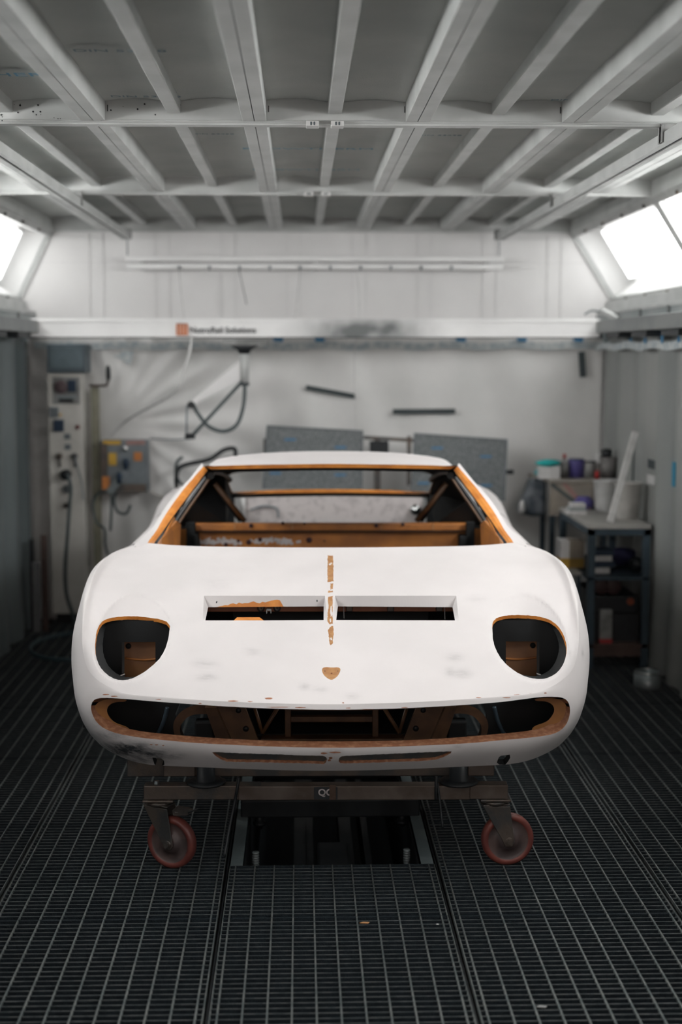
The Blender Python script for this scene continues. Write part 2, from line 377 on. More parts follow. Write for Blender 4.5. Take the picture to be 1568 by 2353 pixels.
for k, y in enumerate(XB):
    a = MB().box(TL-.12, TR+.12, y-.016, y+.016, ZB+.006, ZM+.02); a.box(TL-.12, TR+.12, y-.024, y+.024, ZB, ZB+.008); a.box(TL-.12, TR+.12, y-.020, y+.020, ZB+.014, ZB+.018)
    a.build('cross_beam', M_BEAM, CEIL, bevel=.002)
for y0, y1 in ((5.045, 7.155), (7.205, 9.305), (2.885, 4.995), (.725, 2.835)):
    for x in MAJ:
        a = MB().box(x-.041, x-.0012, y0, y1, ZB+.012, ZM+.01).box(x+.0012, x+.041, y0, y1, ZB+.012, ZM+.01).box(x-.002, x+.002, y0, y1, ZB+.016, ZM+.01, 1)
        a.build('wide_rib', [M_BEAM, M_SEAM], CEIL, bevel=.003)
    for x in MIN:
        MB().box(x-.0235, x+.0235, y0, y1, ZB+.038, ZM+.012).build('narrow_rib', M_BEAM, CEIL, bevel=.003)
for y in (5.0, 7.16):                              # small latch plates on the cross beams
    for x in (.045, .13): MB().box(x-.022, x+.022, y-.034, y+.03, ZB-.006, ZB+.012).box(x-.008, x-.002, y-.036, y-.03, ZB-.004, ZB+.008, 1).box(x+.003, x+.009, y-.036, y-.03, ZB-.004, ZB+.008, 1).build('beam_latch', [M_WHITE, M_SEAM], CEIL, bevel=.002)
# drips of paint on the first cross beam and short dark marks beside the ribs
a = MB()
for k in range(130):
    x = -1.45+abs(random.gauss(0, .38)); z = random.uniform(ZB+.012, ZM-.005); r = random.uniform(.0009, .0034)
    a.cyl((x, 5.002, z), (x, 5.0045, z), r, n=8)
a.build('paint_speck', M_BLACK, CEIL)['kind'] = 'stuff'
a = MB()
for x in (-.655, -.105, .362, .90): a.box(x-.0012, x+.0012, 5.0, 5.004, ZB+.045, ZB+.066)
a.build('pencil_mark', M_BLACK, CEIL)
def text(s, name, m, M, size, parent, ext=.0004, ali='CENTER', sx=1.0, bold=0):
    cu = bpy.data.curves.new(name, 'FONT'); cu.body = s; cu.size = size; cu.extrude = ext; cu.align_x = ali; cu.align_y = 'CENTER'; cu.offset = bold
    to = bpy.data.objects.new('tmp', cu); C.objects.link(to)
    dg = bpy.context.evaluated_depsgraph_get(); me = bpy.data.meshes.new_from_object(to.evaluated_get(dg)); bpy.data.objects.remove(to)
    me.name = name; me.materials.clear(); me.materials.append(m); o = bpy.data.objects.new(name, me); C.objects.link(o)
    me.transform(WM[parent].inverted() @ M @ Matrix.Diagonal((sx, 1, 1, 1))); o.parent = parent; WM[o] = WM[parent]; return o
def ctext(s, px, py, size, m, sx=1.0):
    d = ray(px, py, YAW); k = (ZM-.004-H)/d.z; p = Vector((d.x*k, d.y*k, ZM-.004))
    text(s, 'printed_text', m, Matrix.Translation(p) @ Matrix.Rotation(PI, 4, 'X'), size, CEIL, .0003, sx=sx)
ctext('BLOWTHERM', 708, 342, .055, M_BINK, 1.65); ctext('BLOWTHERM', 704, 390, .05, M_BINK, 1.65)
ctext('HER', 42, 172, .075, M_BINK, 1.2); ctext('DIN 53438', 275, 117, .045, M_DINK, 1.3); ctext('DIN 53438', 335, 222, .04, M_DINK, 1.3)
ctext('DIN 53438', 490, 308, .03, M_DINK, 1.2); ctext('DIN 53438', 1010, 311, .03, M_DINK, 1.3); ctext('DIN 53438', 1330, 230, .035, M_DINK, 1.2)

# plastic masking film hung over the walls (real folds)
def sheet(name, o, ux, uy, nrm, w_, h_, nx, ny, f, m, label):
    V = []; F = []
    for j in range(ny+1):
        for i in range(nx+1):
            u, v = i/nx, j/ny; V.append(Vector(o)+Vector(ux)*u*w_+Vector(uy)*v*h_+Vector(nrm)*f(u*w_, v*h_))
    for j in range(ny):
        for i in range(nx): k = j*(nx+1)+i; F.append((k, k+1, k+nx+2, k+nx+1))
    a = MB().add(V, F, 0, True); o = a.build(name, m, fixn=False); return tag(o, label, 'plastic sheet')
ph = rng.rand(40)*6.28; fq = rng.rand(40)
def foldb(u, v):
    s = .02
    for k in range(7):
        a = -.5+.18*k; s += .0035*math.sin((u*math.cos(a)*9*(1+fq[k]) + v*6*(1+fq[k+8])*math.sin(a+.8)) + ph[k])
    dx = u-.55; dz = v-1.28                        # pleats radiating from the pinned corner beside the column
    ang = math.atan2(dz, dx+.001); r = math.hypot(dx, dz)
    s += .010*math.sin(ang*22+1.5*math.sin(r*2))*math.exp(-((r-.7)/.6)**2)
    return max(s, .002)
def foldv(u, v):
    s = .03
    for k in range(8): s += .006*math.sin(u*(4+9*fq[k+3])*1.7 + .5*math.sin(v*2+ph[k+5]) + ph[k])
    return max(s + .05*max(0, .55-v)**1.2, .003)
sheet('masking_film', (WL+.05, WB-.005, .0), (1, 0, 0), (0, 0, 1), (0, -1, 0), WR-WL-.1, 1.845, 150, 80, foldb, M_FILMB, 'wrinkled translucent plastic film hung across the lower back wall')
sheet('masking_film', (WR-.02, 1.0, .0), (0, 1, 0), (0, 0, 1), (-1, 0, 0), WB-1.05, 1.86, 220, 30, foldv, M_FILMR, 'plastic film coloured as in shade, hanging in vertical folds down the right wall')
sheet('masking_film', (WL+.02, 1.0, .0), (0, 1, 0), (0, 0, 1), (1, 0, 0), WB-1.05, 1.86, 220, 30, foldv, M_FILML, 'plastic film coloured as in deep shade, hanging in vertical folds down the left wall')
a = MB()
for k in range(60):
    x0 = WL+.08+k*(WR-WL-.16)/60; x1 = x0+(WR-WL-.16)/60+.002; z = 1.795+.006*math.sin(k*.9); a.prism([(x0, WB-.05, z-.022), (x1, WB-.05, z-.022), (x1, WB-.05, z+.022), (x0, WB-.05, z+.022)], (0, .002, 0))
tag(a.build('masking_tape', M_BLUET, fixn=True), 'pale blue tape band along the top of the film on the back wall', 'tape')
a = MB()
for k in range(60):
    y0 = 5.0+k*4.2/60; y1 = y0+.071; z = 1.79+.006*math.sin(k*.7); a.prism([(WR-.115, y0, z-.022), (WR-.115, y1, z-.022), (WR-.115, y1, z+.022), (WR-.115, y0, z+.022)], (-.002, 0, 0))
tag(a.build('masking_tape', M_BLUET), 'pale blue tape band along the top of the film on the right wall', 'tape')
for k, px in enumerate((640, 735, 1060, 1200, 1330)):
    p = PY(px, 782, WB-.06); a = MB().prism([(p.x-.035, p.y, p.z+.02), (p.x+.035, p.y, p.z+.02), (p.x+.028, p.y, p.z-.012), (p.x-.03, p.y, p.z-.006)], (0, .002, 0))
    tag(a.build('tape_strip', M_BLUE), 'small blue tape piece just under the long white beam, %s' % ['left of its centre', 'near its centre', 'right of its centre', 'over the right hand grey panel', 'at its right end'][k], 'tape', 'blue tape pieces below the beam')
for k, (px, py, h) in enumerate(((1450, 775, .05), (1483, 778, .055), (1522, 776, .06), (1560, 775, .05))):
    d = ray(px, py, YAW); q = (WR-.125)/d.x; y = d.y*q; z = H+d.z*q
    a = MB().prism([(WR-.125, y-.03, z+h/2), (WR-.125, y+.03, z+h/2), (WR-.125, y+.02, z-h/2), (WR-.125, y-.015, z-h/2)], (.002, 0, 0))
    tag(a.build('tape_strip', M_BLUE), 'short blue tape tab below the right rail, %s' % ['farthest from the viewer', 'second from the back', 'third from the back', 'nearest the viewer'][k], 'tape', 'blue tape tabs on the right film')
# blue scrap of tape on the back film
p = PY(290, 820, WB-.07)
a = MB().prism([p+Vector((-.08, 0, .0)), p+Vector((-.01, 0, .045)), p+Vector((.05, 0, .04)), p+Vector((.03, 0, -.05)), p+Vector((.0, 0, -.04)), p+Vector((-.03, 0, -.015))], (0, .002, 0))
tag(a.build('tape_strip', M_BLUET), 'crumpled blue tape scrap on the film left of the hanging arm', 'tape')
def wstrip(p0, p1, wd, lab, m=M_DTAPE, Y=WB-.075):
    p = PY(*p0, Y); q = PY(*p1, Y); d = (q-p).normalized(); n_ = Vector((-d.z, 0, d.x))*wd/2
    tag(MB().prism([p+n_, q+n_, q-n_, p-n_], (0, .003, 0)).build('tape_strip', m), lab, 'tape')
wstrip((703, 890), (817, 911), .032, 'dark tape strip sloping down to the right on the back film')
wstrip((903, 946), (1047, 945), .034, 'level dark tape strip on the back film above the right grey panel')
wstrip((1337, 808), (1341, 867), .044, 'upright dark tape strip near the right corner of the back film')
for px, py, w_, h_, m, lab in ((1494, 1067, .17, .05, M_DTAPE, 'small dark patch of tape on the right film above the bucket'), (1492, 1102, .16, .05, M_WHITE, 'small white patch of tape on the right film below the dark patch'), (1553, 1090, .06, .13, mat('cyan_blue_tape', (.02, .22, .36), .6), 'narrow bright blue tape streak on the right film')):
    d = ray(px, py, YAW); q = (WR-.06)/d.x; y = d.y*q; z = H+d.z*q; xf = WR-.02-max(foldv(y+e_-1.0, z) for e_ in (-.08, -.04, 0, .04, .08))
    tag(MB().box(xf-.005, xf-.001, y-w_/2, y+w_/2, z-h_/2, z+h_/2).build('tape_patch', m), lab, 'tape')

# side rails and the long travelling beam
for s, x in ((-1, WL), (1, WR)):
    side = 'left' if s < 0 else 'right'
    t = thing('side_rail', 'grey metal rail along the %s wall below the light panels' % side, 'rail', (x-s*.14, 5, 1.86))
    x0, x1 = sorted((x-s*.22, x-s*.10)); MB().box(x0, x1, 1.0, 8.72 if s > 0 else 8.80, 1.868, 1.945).build('rail_body', M_RAIL, t, bevel=.004)
    x0, x1 = sorted((x-s*.12, x-s*.08)); MB().box(x0, x1, 1.0, 9.2, 1.99, 2.012).build('upper_flange', M_BEAM, t, bevel=.002)
    a = MB(); x0, x1 = sorted((x-s*.02, x-s*.11))
    a.box(x0, x1, 1.0, 9.25, 1.93, 1.99); a.build('back_plate', M_WALLG, t)
    for y in np.arange(1.2, 9.2, .62):
        x0, x1 = sorted((x-s*.10, x-s*.125)); MB().box(x0, x1, y-.012, y+.012, 1.93, 1.995).build('rail_bracket', M_RAIL, t)
    for y in (8.35, 7.7, 7.05, 6.4, 5.75):
        x0, x1 = sorted((x-s*.20, x-s*.12)); MB().box(x0, x1, y-.17, y+.17, 1.835, 1.868).build('carriage', M_BLACK, t)
t = thing('travelling_beam', 'long white beam spanning the booth, printed with an orange logo', 'beam', (.1, 8.72, 1.84))
p0 = PY(70, 732, 8.7); p1 = PY(1378, 775, 8.7)
MB().box(p0.x, p1.x, 8.7, 8.80, p1.z, p0.z).box(p0.x, p1.x, 8.694, 8.70, p0.z-.022, p0.z-.006).box(p0.x, p1.x, 8.696, 8.70, p1.z, p1.z+.008).build('beam_body', M_TBEAM, t, bevel=.004)
soot(M_TBEAM, PY(835, 765, 8.7).x-.1, .04, .55, .12, (.16, .17, .17), 2.2)
MB().box(p0.x-.02, p1.x+.02, 8.72, 8.78, p1.z-.006, p1.z).build('painted_beam_shadow', M_BLACK, t)  # solid black strip painting the shadow line under the beam
for s, x in ((-1, p0.x), (1, p1.x)):
    x0, x1 = sorted((x, x+s*.07)); MB().box(x0, x1, 8.66, 8.83, p1.z-.01, p1.z+.09).build('end_carriage', M_BLACK, t, bevel=.004)
    MB().box(x+s*.03-.018, x+s*.03+.018, 8.64, 8.66, p1.z-.03, p1.z+.03).build('end_stop', M_STEELL, t, bevel=.003)
q = PY(418, 757, 8.69)
a = MB()
for k in range(4): a.box(q.x-.034+k*.019, q.x-.034+k*.019+.013, 8.692, 8.694, q.z-.034, q.z+.036)
a.box(q.x-.034, q.x+.036, 8.692, 8.694, q.z+.030, q.z+.036); a.box(q.x-.034, q.x+.036, 8.692, 8.694, q.z-.036, q.z-.030)
a.build('logo', M_FLAG, t)
RX = Matrix.Rotation(PI/2, 4, 'X')
q = PY(436, 759, 8.69); text('NutroRail', 'beam_lettering', M_INK, Matrix.Translation(q) @ RX, .050, t, ali='LEFT', bold=.0006)
q = PY(518, 759, 8.69); text('Solutions', 'beam_lettering', M_INK, Matrix.Translation(q) @ RX, .050, t, ali='LEFT', bold=.0006)
# scorch-like grime on the beam
q = PY(830, 757, 8.69); a = MB()
a = None
# oblique link by the right rail end
p = PY(1385, 714, 8.82); q = PY(1422, 734, 8.5)
tag(MB().bar(p, q, .03, .03).build('link_bar', M_BEAM, bevel=.003), 'short slanting pale bar joining the white beam to the right rail', 'bar')
tag(MB().tube([PY(1345, 722, 8.78), PY(1360, 714, 8.8), PY(1380, 716, 8.8)], .006).build('cable', M_HOSE), 'small looped cable above the right end of the white beam', 'cable')
# ceiling rails
for s, x in ((-1, -1.102), (1, 1.282)):
    side = 'left' if s < 0 else 'right'
    t = thing('ceiling_rail', 'slim slotted rail hanging under the %s side of the ceiling' % side, 'rail', (x, 5, 2.46))
    MB().box(x-.028, x+.028, 1.2, 9.22, 2.478, 2.505).box(x-.028, x-.004, 1.2, 9.22, 2.465, 2.478).box(x+.010, x+.028, 1.2, 9.22, 2.465, 2.478).build('rail_channel', M_BEAM, t)
    MB().box(x-.004, x+.010, 1.2, 9.22, 2.470, 2.4785).build('rail_slot', M_BLACK, t)
    for y in (9.2, 7.15, 5.0, 2.85): MB().box(x-.035, x+.035, y-.012, y+.012, 2.47, 2.535).box(x-.035, x-.03, y-.03, y+.03, 2.47, 2.53).build('rail_hanger', M_GREY, t, bevel=.002)
    a = MB()
    for k in range(7): a.lathe((x-.01*s, 9.17, 2.455-k*.014), [(.0, .006), (.005, .004), (.005, -.004), (0, -.006)], 8)
    a.build('chain', M_GREYB, t)
# hook rack on the back wall
t = thing('hook_rack', 'long white double rail with small hooks high on the back wall', 'rack', (.1, 9.2, 2.3))
p = PY(290, 590, 9.22); q = PY(1158, 602, 9.22)
MB().box(p.x, q.x, 9.19, 9.24, q.z, p.z).build('upper_rail', M_RACK, t, bevel=.003)
p2 = PY(292, 606, 9.22); q2 = PY(1155, 620, 9.22)
MB().box(p2.x, q2.x, 9.20, 9.24, q2.z, p2.z).build('lower_rail', M_RACK, t, bevel=.003)
for x in (p.x+.1, q.x-.1, .1): MB().box(x-.015, x+.015, 9.24, WB, q2.z, p.z).build('rack_bracket', M_BEAM, t)
for k in range(10):
    q = PY(412+k*69.5, 614, 9.19); MB().cyl((q.x, 9.20, q.z), (q.x, 9.175, q.z), .009, n=12).cyl((q.x, 9.178, q.z), (q.x, 9.178, q.z-.022), .004, n=8).build('hook', M_GREYB, t)
for k, (pts, lab) in enumerate((([(412, 620), (415, 660), (424, 732)], 'thin cord hanging from the first hook down to the white beam'), ([(550, 622), (565, 690), (567, 700)], 'short thin cord hanging from the third hook'), ([(690, 622), (684, 680), (678, 730)], 'thin cord hanging from the middle hook'), ([(820, 622), (826, 690), (822, 780), (816, 800), (818, 1000)], 'long thin cord hanging past the white beam in front of the film'))):
    tag(MB().tube([PY(x, y, 9.16) for x, y in pts], .0035, 6).build('cord', M_WHITE if k != 1 else M_GREY), lab, 'cord')
tag(MB().tube([PY(440, 770, 8.68), PY(438, 800, 8.68), PY(424, 850, 8.68), PY(402, 900, 8.68), PY(300, 960, 9.1), PY(255, 1000, 9.2)], .008, 8).build('hose', M_WHITE), 'pale thin hose looping down from the printed beam across the film', 'hose')

# ------------------------------------------------------------------ things on and by the back wall, left
YB = 9.16
t = thing('control_column', 'tall off white control cabinet with switches beside the left corner', 'control cabinet', (-1.5, 9.2, 0))
p = PY(108, 858, 9.12); q = PY(205, 1436, 9.12)
CX0, CX1, CZ = p.x, q.x-.015, p.z
MB().box(CX0, CX1, 9.12, 9.30, .07, CZ).build('cabinet_body', M_CAB, t, bevel=.006)
MB().box(CX0+.02, CX1-.02, 9.15, 9.29, 0, .07).build('plinth', M_BLACK, t)
def face(px, py, w_, h_, name, m, dep=.01, y=9.12, par=None, bev=.002):
    p = PY(px, py, y); return MB().box(p.x-w_/2, p.x+w_/2, y-dep, y, p.z-h_/2, p.z+h_/2).build(name, m, par or t, bevel=bev)
def disc(px, py, r, name, m, dep=.02, y=9.12, par=None):
    p = PY(px, py, y); return MB().lathe((p.x, y, p.z), [(r, 0), (r, -dep*.8), (r*.85, -dep), (0, -dep)], 20, 'Y').build(name, m, par or t)
face(153, 897, .17, .17, 'switch_plate', M_GREY); disc(141, 889, .042, 'round_gauge', mat('maroon_dial', (.11, .075, .08), .5), .03)
face(166, 887, .05, .075, 'display', M_NAVY, .02); face(155, 912, .12, .02, 'label_strip', M_STEELL, .014); face(152, 920, .09, .022, 'nameplate', M_BLACK, .014)
face(125, 947, .055, .065, 'grey_switch', M_GREYB, .02); face(136, 978, .065, .075, 'blue_switch', M_NAVY, .025)
disc(179, 981, .014, 'red_button', mat('dark_red_button', (.16, .03, .03), .5)); disc(139, 953, .008, 'yellow_lamp', M_YEL)
face(155, 1003, .04, .035, 'small_grey_plate', M_GREYB, .006); face(156, 1027, .04, .035, 'small_grey_plate', M_GREYB, .006)
for x in (137, 172):
    p = PY(x, 1048, 9.12); MB().lathe((p.x, 9.12, p.z), [(.02, 0), (.02, -.03), (0, -.035)], 14, 'Y').cyl((p.x, 9.10, p.z), (p.x+.005, 9.095, p.z-.07), .007).build('socket', M_STEEL, t)
disc(153, 1090, .034, 'black_connector', M_BLACK, .07); disc(155, 1123, .026, 'grey_knob', M_GREYB, .04); disc(155, 1160, .018, 'hose_coupling', M_STEEL, .04)
tag(MB().tube([PY(x, y, 9.05) for x, y in ((155, 1090), (163, 1120), (160, 1160), (155, 1230), (150, 1300), (152, 1360), (165, 1405), (178, 1440))]+[Vector((-1.35, 8.95, .02))], .012, 8).build('hose', M_HOSE), 'thin grey green hose hanging down the front of the control cabinet', 'hose')
tag(MB().tube([PY(x, y, 9.09) for x, y in ((172, 1048), (178, 1075), (188, 1110), (192, 1150))], .005, 8).build('cable', M_GREYB), 'slim grey cable dangling from the right socket of the control cabinet', 'cable')
t = thing('extractor_box', 'dark grey metal box on top of the control cabinet', 'box', (-1.5, 9.2, CZ))
p = PY(107, 790, 9.10); q = PY(198, 853, 9.10)
MB().box(p.x, q.x, 9.10, 9.31, CZ+.002, p.z).build('box_body', mat('blue_grey_box', (.10, .135, .16), .5, col2=(.08, .105, .12), scale=5), t, bevel=.01)
MB().box(p.x+.02, q.x-.02, 9.094, 9.10, CZ+.035, p.z-.02).build('front_cover', mat('blue_grey_cover', (.12, .16, .18), .5), t, bevel=.004)
# timber batten, boards in the corner
p = PY(208, 890, 9.24); q = PY(233, 1235, 9.24)
tag(MB().box(p.x, q.x, 9.24, 9.275, q.z-.5, p.z).build('wall_batten', mat('olive_batten', (.30, .29, .22), .7)), 'olive beige upright batten between the control cabinet and the film', 'batten')
t = thing('wall_lamp', 'small black lamp on a bent brown arm right of the cabinet top', 'lamp', (PY(230, 885, 9.2)))
MB().tube([PY(206, 886, 9.2), PY(235, 886, 9.18), PY(246, 884, 9.15), PY(248, 872, 9.13)], .008, 8).build('arm', M_WOOD, t)
MB().lathe(PY(249, 858, 9.13), [(.0, -.05), (.010, -.045), (.016, -.02), (.015, .03), (.008, .05), (0, .052)], 14).build('lamp_head', M_BLACK, t)
def plank(px0, py0, px1, py1, z0y, y, th, m, lab):
    p = PY(px0, py0, y); q = PY(px1, py1, y); tag(MB().box(p.x, q.x, y, y+th, 0, p.z).build('board', m, bevel=.003), lab, 'board')
plank(73, 1292, 94, 1465, 0, 8.86, .02, mat('pale_grey_board', (.20, .20, .21), .7), 'pale grey board standing in the left corner')
plank(93, 1230, 112, 1465, 0, 8.89, .03, M_WOOD, 'dark red brown board standing against the control cabinet')
plank(66, 1240, 82, 1465, 0, 8.93, .02, M_BLACK, 'black strip of board behind the pale one in the left corner')
# control box with labels
t = thing('control_box', 'grey electrical box with yellow and orange labels right of the cabinet', 'electrical box', (PY(288, 1130, 9.2)))
p = PY(232, 1012, 9.14); q = PY(340, 1130, 9.14)
MB().box(p.x, q.x, 9.14, 9.29, q.z, p.z).build('box_body', M_GREYB, t, bevel=.005)
MB().box(p.x-.004, p.x+.04, 9.128, 9.14, q.z+.02, p.z-.02).build('hinge_strip', M_STEEL, t); MB().box(p.x+.09, q.x-.01, 9.13, 9.14, q.z+.0, q.z+.05).build('lower_cover', M_STEEL, t)
face(257, 1017, .115, .026, 'yellow_label', M_YEL, .008, 9.14); face(312, 1017, .12, .026, 'pink_label', M_PINK, .008, 9.14)
face(259, 1055, .05, .08, 'orange_label', M_YEL, .008, 9.14); face(317, 1049, .05, .055, 'orange_label', M_ORL, .008, 9.14); face(244, 1110, .05, .085, 'orange_label', M_ORL, .008, 9.128)
disc(290, 1030, .018, 'chrome_fitting', M_CHROME, .05, 9.14)
for (x, y, r) in ((291, 1063, .02), (276, 1095, .018)):
    p = PY(x, y, 9.14); MB().lathe((p.x, 9.14, p.z), [(r, 0), (r, -.05), (r*.6, -.07), (0, -.07)], 14, 'Y').cyl((p.x, 9.09, p.z+.03), (p.x, 9.09, p.z-.04), r*.8).build('blue_plug', M_NAVY, t)
p = PY(268, 1115, 9.12); MB().bar(p+Vector((-.05, 0, -.05)), p+Vector((.03, 0, .05)), .03, .05).build('clear_handle', M_STEELL, t, bevel=.004)
for pts, lab in ((((250, 1128), (225, 1135), (213, 1160), (222, 1200), (240, 1215), (242, 1250), (248, 1275)), 'dark green cable looping left below the labelled box'), (((256, 1132), (256, 1180), (254, 1220)), 'short dark cable hanging straight below the labelled box'), (((268, 1130), (262, 1150), (270, 1175), (290, 1180), (300, 1160)), 'grey cable curling below the right side of the labelled box')):
    tag(MB().tube([PY(x, y, 9.16) for x, y in pts], .009, 8).build('cable', M_HOSE), lab, 'cable')
tag(MB().tube([PY(345, 1008, 9.26), PY(400, 1010, 9.26), PY(440, 1008, 9.26)], .005, 6).build('cable', M_GREYB), 'thin level cable on the film above the labelled box', 'cable')
tag(MB().tube([PY(345, 1128, 9.26), PY(368, 1140, 9.25), PY(400, 1150, 9.25)], .010, 6).build('pipe', M_CAB), 'pale beige pipe running right from the labelled box', 'pipe')
# hanging extraction arm
t = thing('hanging_arm', 'white hinged service arm with grey hoses hanging under the white beam', 'service arm', (PY(562, 790, 8.72)))
p = PY(513, 780, 8.7); q = PY(617, 794, 8.7)
MB().box(p.x, q.x, 8.68, 8.80, q.z, p.z).build('mounting_plate', M_GREY, t, bevel=.003)
p = PY(561, 794, 8.74); MB().lathe(p, [(.0, .004), (.09, .0), (.04, -.03), (.035, -.05), (0, -.05)], 20).build('pivot_cone', M_BLACK, t)
p = PY(562, 803, 8.74); q = PY(561, 879, 8.74); MB().cyl(p, q, .031, .029).build('post', M_BEAM, t)
MB().cyl(q, q+Vector((0, 0, -.02)), .032).build('post_collar', M_BLACK, t)
p = PY(556, 850, 8.72); q = PY(440, 930, 8.62); a = MB(); d = Vector((0, .03, 0))
A0, A1 = PY(552, 826, 8.70), PY(552, 876, 8.70); B0, B1 = PY(440, 922, 8.62), PY(440, 934, 8.62)
a.prism([A0, A1, B1, B0], d*1.5).build('upper_arm', M_WALLW, t, bevel=.006)
q = PY(440, 930, 8.63); MB().cyl(q+Vector((0, -.04, 0)), q+Vector((0, .05, 0)), .022).build('elbow_joint', M_BLACK, t)
p = PY(556, 878, 8.7); q2 = PY(441, 1002, 8.6); MB().tube([p, q2], .011, 8).build('lower_rod', M_HOSE, t)
MB().tube([PY(430, 930, 8.63), PY(429, 1003, 8.61)], .006, 8).build('thin_rod', M_GREYB, t)
MB().cyl(q2+Vector((-.04, 0, 0)), q2+Vector((.02, 0, 0)), .018).build('lower_joint', M_BLACK, t)
MB().tube([PY(563, 880, 8.72), PY(560, 930, 8.70), PY(545, 975, 8.67), PY(515, 991, 8.65), PY(480, 980, 8.64), PY(455, 950, 8.63), PY(445, 930, 8.63)], .012, 8).build('air_hose', M_HOSE, t)
tag(MB().tube([PY(540, 1055, 9.0), PY(540, 1032, 9.0), PY(515, 1034, 9.0), PY(480, 1056, 9.0), PY(430, 1067, 9.0), PY(410, 1078, 9.0), PY(405, 1105, 9.0), PY(409, 1128, 9.12), PY(415, 1135, 9.33)], .014, 8).build('hose', M_BLACK), 'black hose arching over the left roof edge of the car', 'hose')
tag(MB().tube([PY(420, 1050, 9.05), PY(407, 1062, 9.05), PY(404, 1090, 9.05), PY(415, 1110, 9.05), PY(425, 1118, 9.33)], .010, 8).build('hose', M_HOSE), 'short dark hose curl at the left end of the black hose', 'hose')
# tall grey panels on a stand
t = thing('drying_stand', 'two grey speckled panels on a dark stand behind the car roof', 'panel stand', (PY(890, 1010, 8.95).x, 8.98, 0))
for quad, in (([(614, 978), (834, 990), (832, 1128), (604, 1122)],), ([(953, 996), (1166, 1010), (1160, 1150), (946, 1146)],)):
    P4 = [PY(x, y, 8.92) for x, y in quad]; pn = MB().prism(P4, (0, .05, 0)).build('panel', M_MESHP, t, bevel=.004)
    ce = sum(P4, Vector())/4; fr = MB()
    for i in range(4):
        u, v = P4[i], P4[(i+1) % 4]; fr.bar(u+Vector((0, -.004, 0)), v+Vector((0, -.004, 0)), .006, .010, up=(0, 1, 0))
    fr.build('panel_edge', M_GREYB, pn)
    for i, (u, v) in enumerate(((.25, .2), (.78, .28), (.12, .75), (.8, .72))):
        e = P4[0]+(P4[1]-P4[0])*u+(P4[3]-P4[0])*v; MB().box(e.x-.035, e.x+.035, 8.916, 8.92, e.z-.006, e.z+.006).build('blue_mark', M_BLUE, pn)
p = PY(836, 1005, 8.96); q = PY(950, 1012, 8.96); MB().bar(p, q, .03, .022).build('crossbar', M_STEEL, t)
p = PY(868, 1010, 8.96); MB().box(p.x-.05, p.x+.07, 8.94, 8.99, p.z-.11, p.z-.01).build('clamp', M_BLACK, t, bevel=.006)
MB().box(p.x-.02, p.x+.02, 8.97, 9.01, .03, p.z).build('post', M_STEEL, t); MB().box(p.x-.35, p.x+.35, 8.85, 9.1, 0, .03).build('base', M_STEEL, t)
p = PY(1170, 1085, 8.93); MB().cyl((p.x-.02, 8.94, p.z), (p.x+.03, 8.94, p.z), .015).build('knob', M_BLACK, t)
p = PY(940, 1006, 8.95); MB().box(p.x-.01, p.x+.012, 8.93, 8.97, p.z-.3, p.z+.01).build('upright', M_STEEL, t)
p = PY(610, 1015, 8.95); MB().box(p.x-.012, p.x+.008, 8.93, 8.97, p.z-.2, p.z+.02).build('upright', M_STEEL, t)
# ------------------------------------------------------------------ right corner: bench, table and clutter
t = thing('work_table', 'steel framed table with a dusty top in the right corner', 'table', (1.78, 8.15, 0))
TX0, TX1, TY0, TY1, TZ = 1.585, 1.93, 7.72, 8.62, .81
MB().box(TX0, TX1, TY0, TY1, TZ-.025, TZ).build('table_top', M_TABLET, t, bevel=.003)
MB().box(TX0, TX1, TY0, TY0+.025, TZ-.06, TZ-.026).box(TX0, TX0+.02, TY0, TY1, TZ-.06, TZ-.026).box(TX1-.02, TX1, TY0, TY1, TZ-.06, TZ-.026).build('apron', M_TFRAME, t)
for x in (TX0+.02, TX1-.02):
    for y in (TY0+.02, TY1-.02): MB().box(x-.02, x+.02, y-.02, y+.02, 0, TZ-.026).build('leg', M_TFRAME, t, bevel=.003)
MB().box(TX0, TX1, TY0, TY1, .50, .515).build('shelf', M_TFRAME, t); MB().box(TX0, TX1, TY0, TY1, .12, .14).build('shelf', M_WOOD, t); MB().box(TX0+.02, TX1, TY0+.01, TY0+.03, .07, .13).build('shelf_edge', M_WOOD, t)
def item(px, py, w_, h_, name, m, lab, cat, shape='box', z=TZ, y=None, d_=None, parent=None, tp=1.0, group=None):
    p = PZ(px, py, z) if y is None else PY(px, py, y)
    if y is not None: p = Vector((p.x, y, z))
    if shape == 'box': a = MB().box(p.x-w_/2, p.x+w_/2, p.y, p.y+(d_ or w_), z, z+h_); o = a.build(name, m, parent, bevel=.003)
    elif shape == 'pail':
        r = w_/2; a = MB().lathe((p.x, p.y+r, z), [(0, 0), (r*.78, 0), (r*.8, .004), (r, h_-.01), (r*1.05, h_-.008), (r*1.05, h_), (r*.96, h_), (r*.76, .01), (0, .01)], 30); o = a.build(name, m, parent)
    else:
        r = w_/2; a = MB().lathe((p.x, p.y+r, z), [(0, 0), (r, 0), (r, h_*.72), (r*tp, h_*.86), (r*tp, h_), (0, h_)], 24); o = a.build(name, m, parent)
    if parent is None: tag(o, lab, cat, group)
    return o
b1 = item(1450, 1182, .155, .205, 'bucket', M_BUCKET, 'off white bucket at the right end of the table top', 'bucket', 'pail', y=7.95)
b2 = item(1399, 1172, .15, .19, 'bucket', mat('clear_bucket', (.55, .55, .54), .3, col2=(.42, .42, .41), scale=9), 'clear white bucket behind the long paddle on the table', 'bucket', 'pail', y=8.28)
t = thing('paddle', 'long pale mixing paddle leaning on the bucket rim on the table', 'paddle', PY(1402, 1176, 7.80))
p = PY(1403, 1176, 7.80); q = PY(1461, 992, 7.93)
p.z = TZ+.006
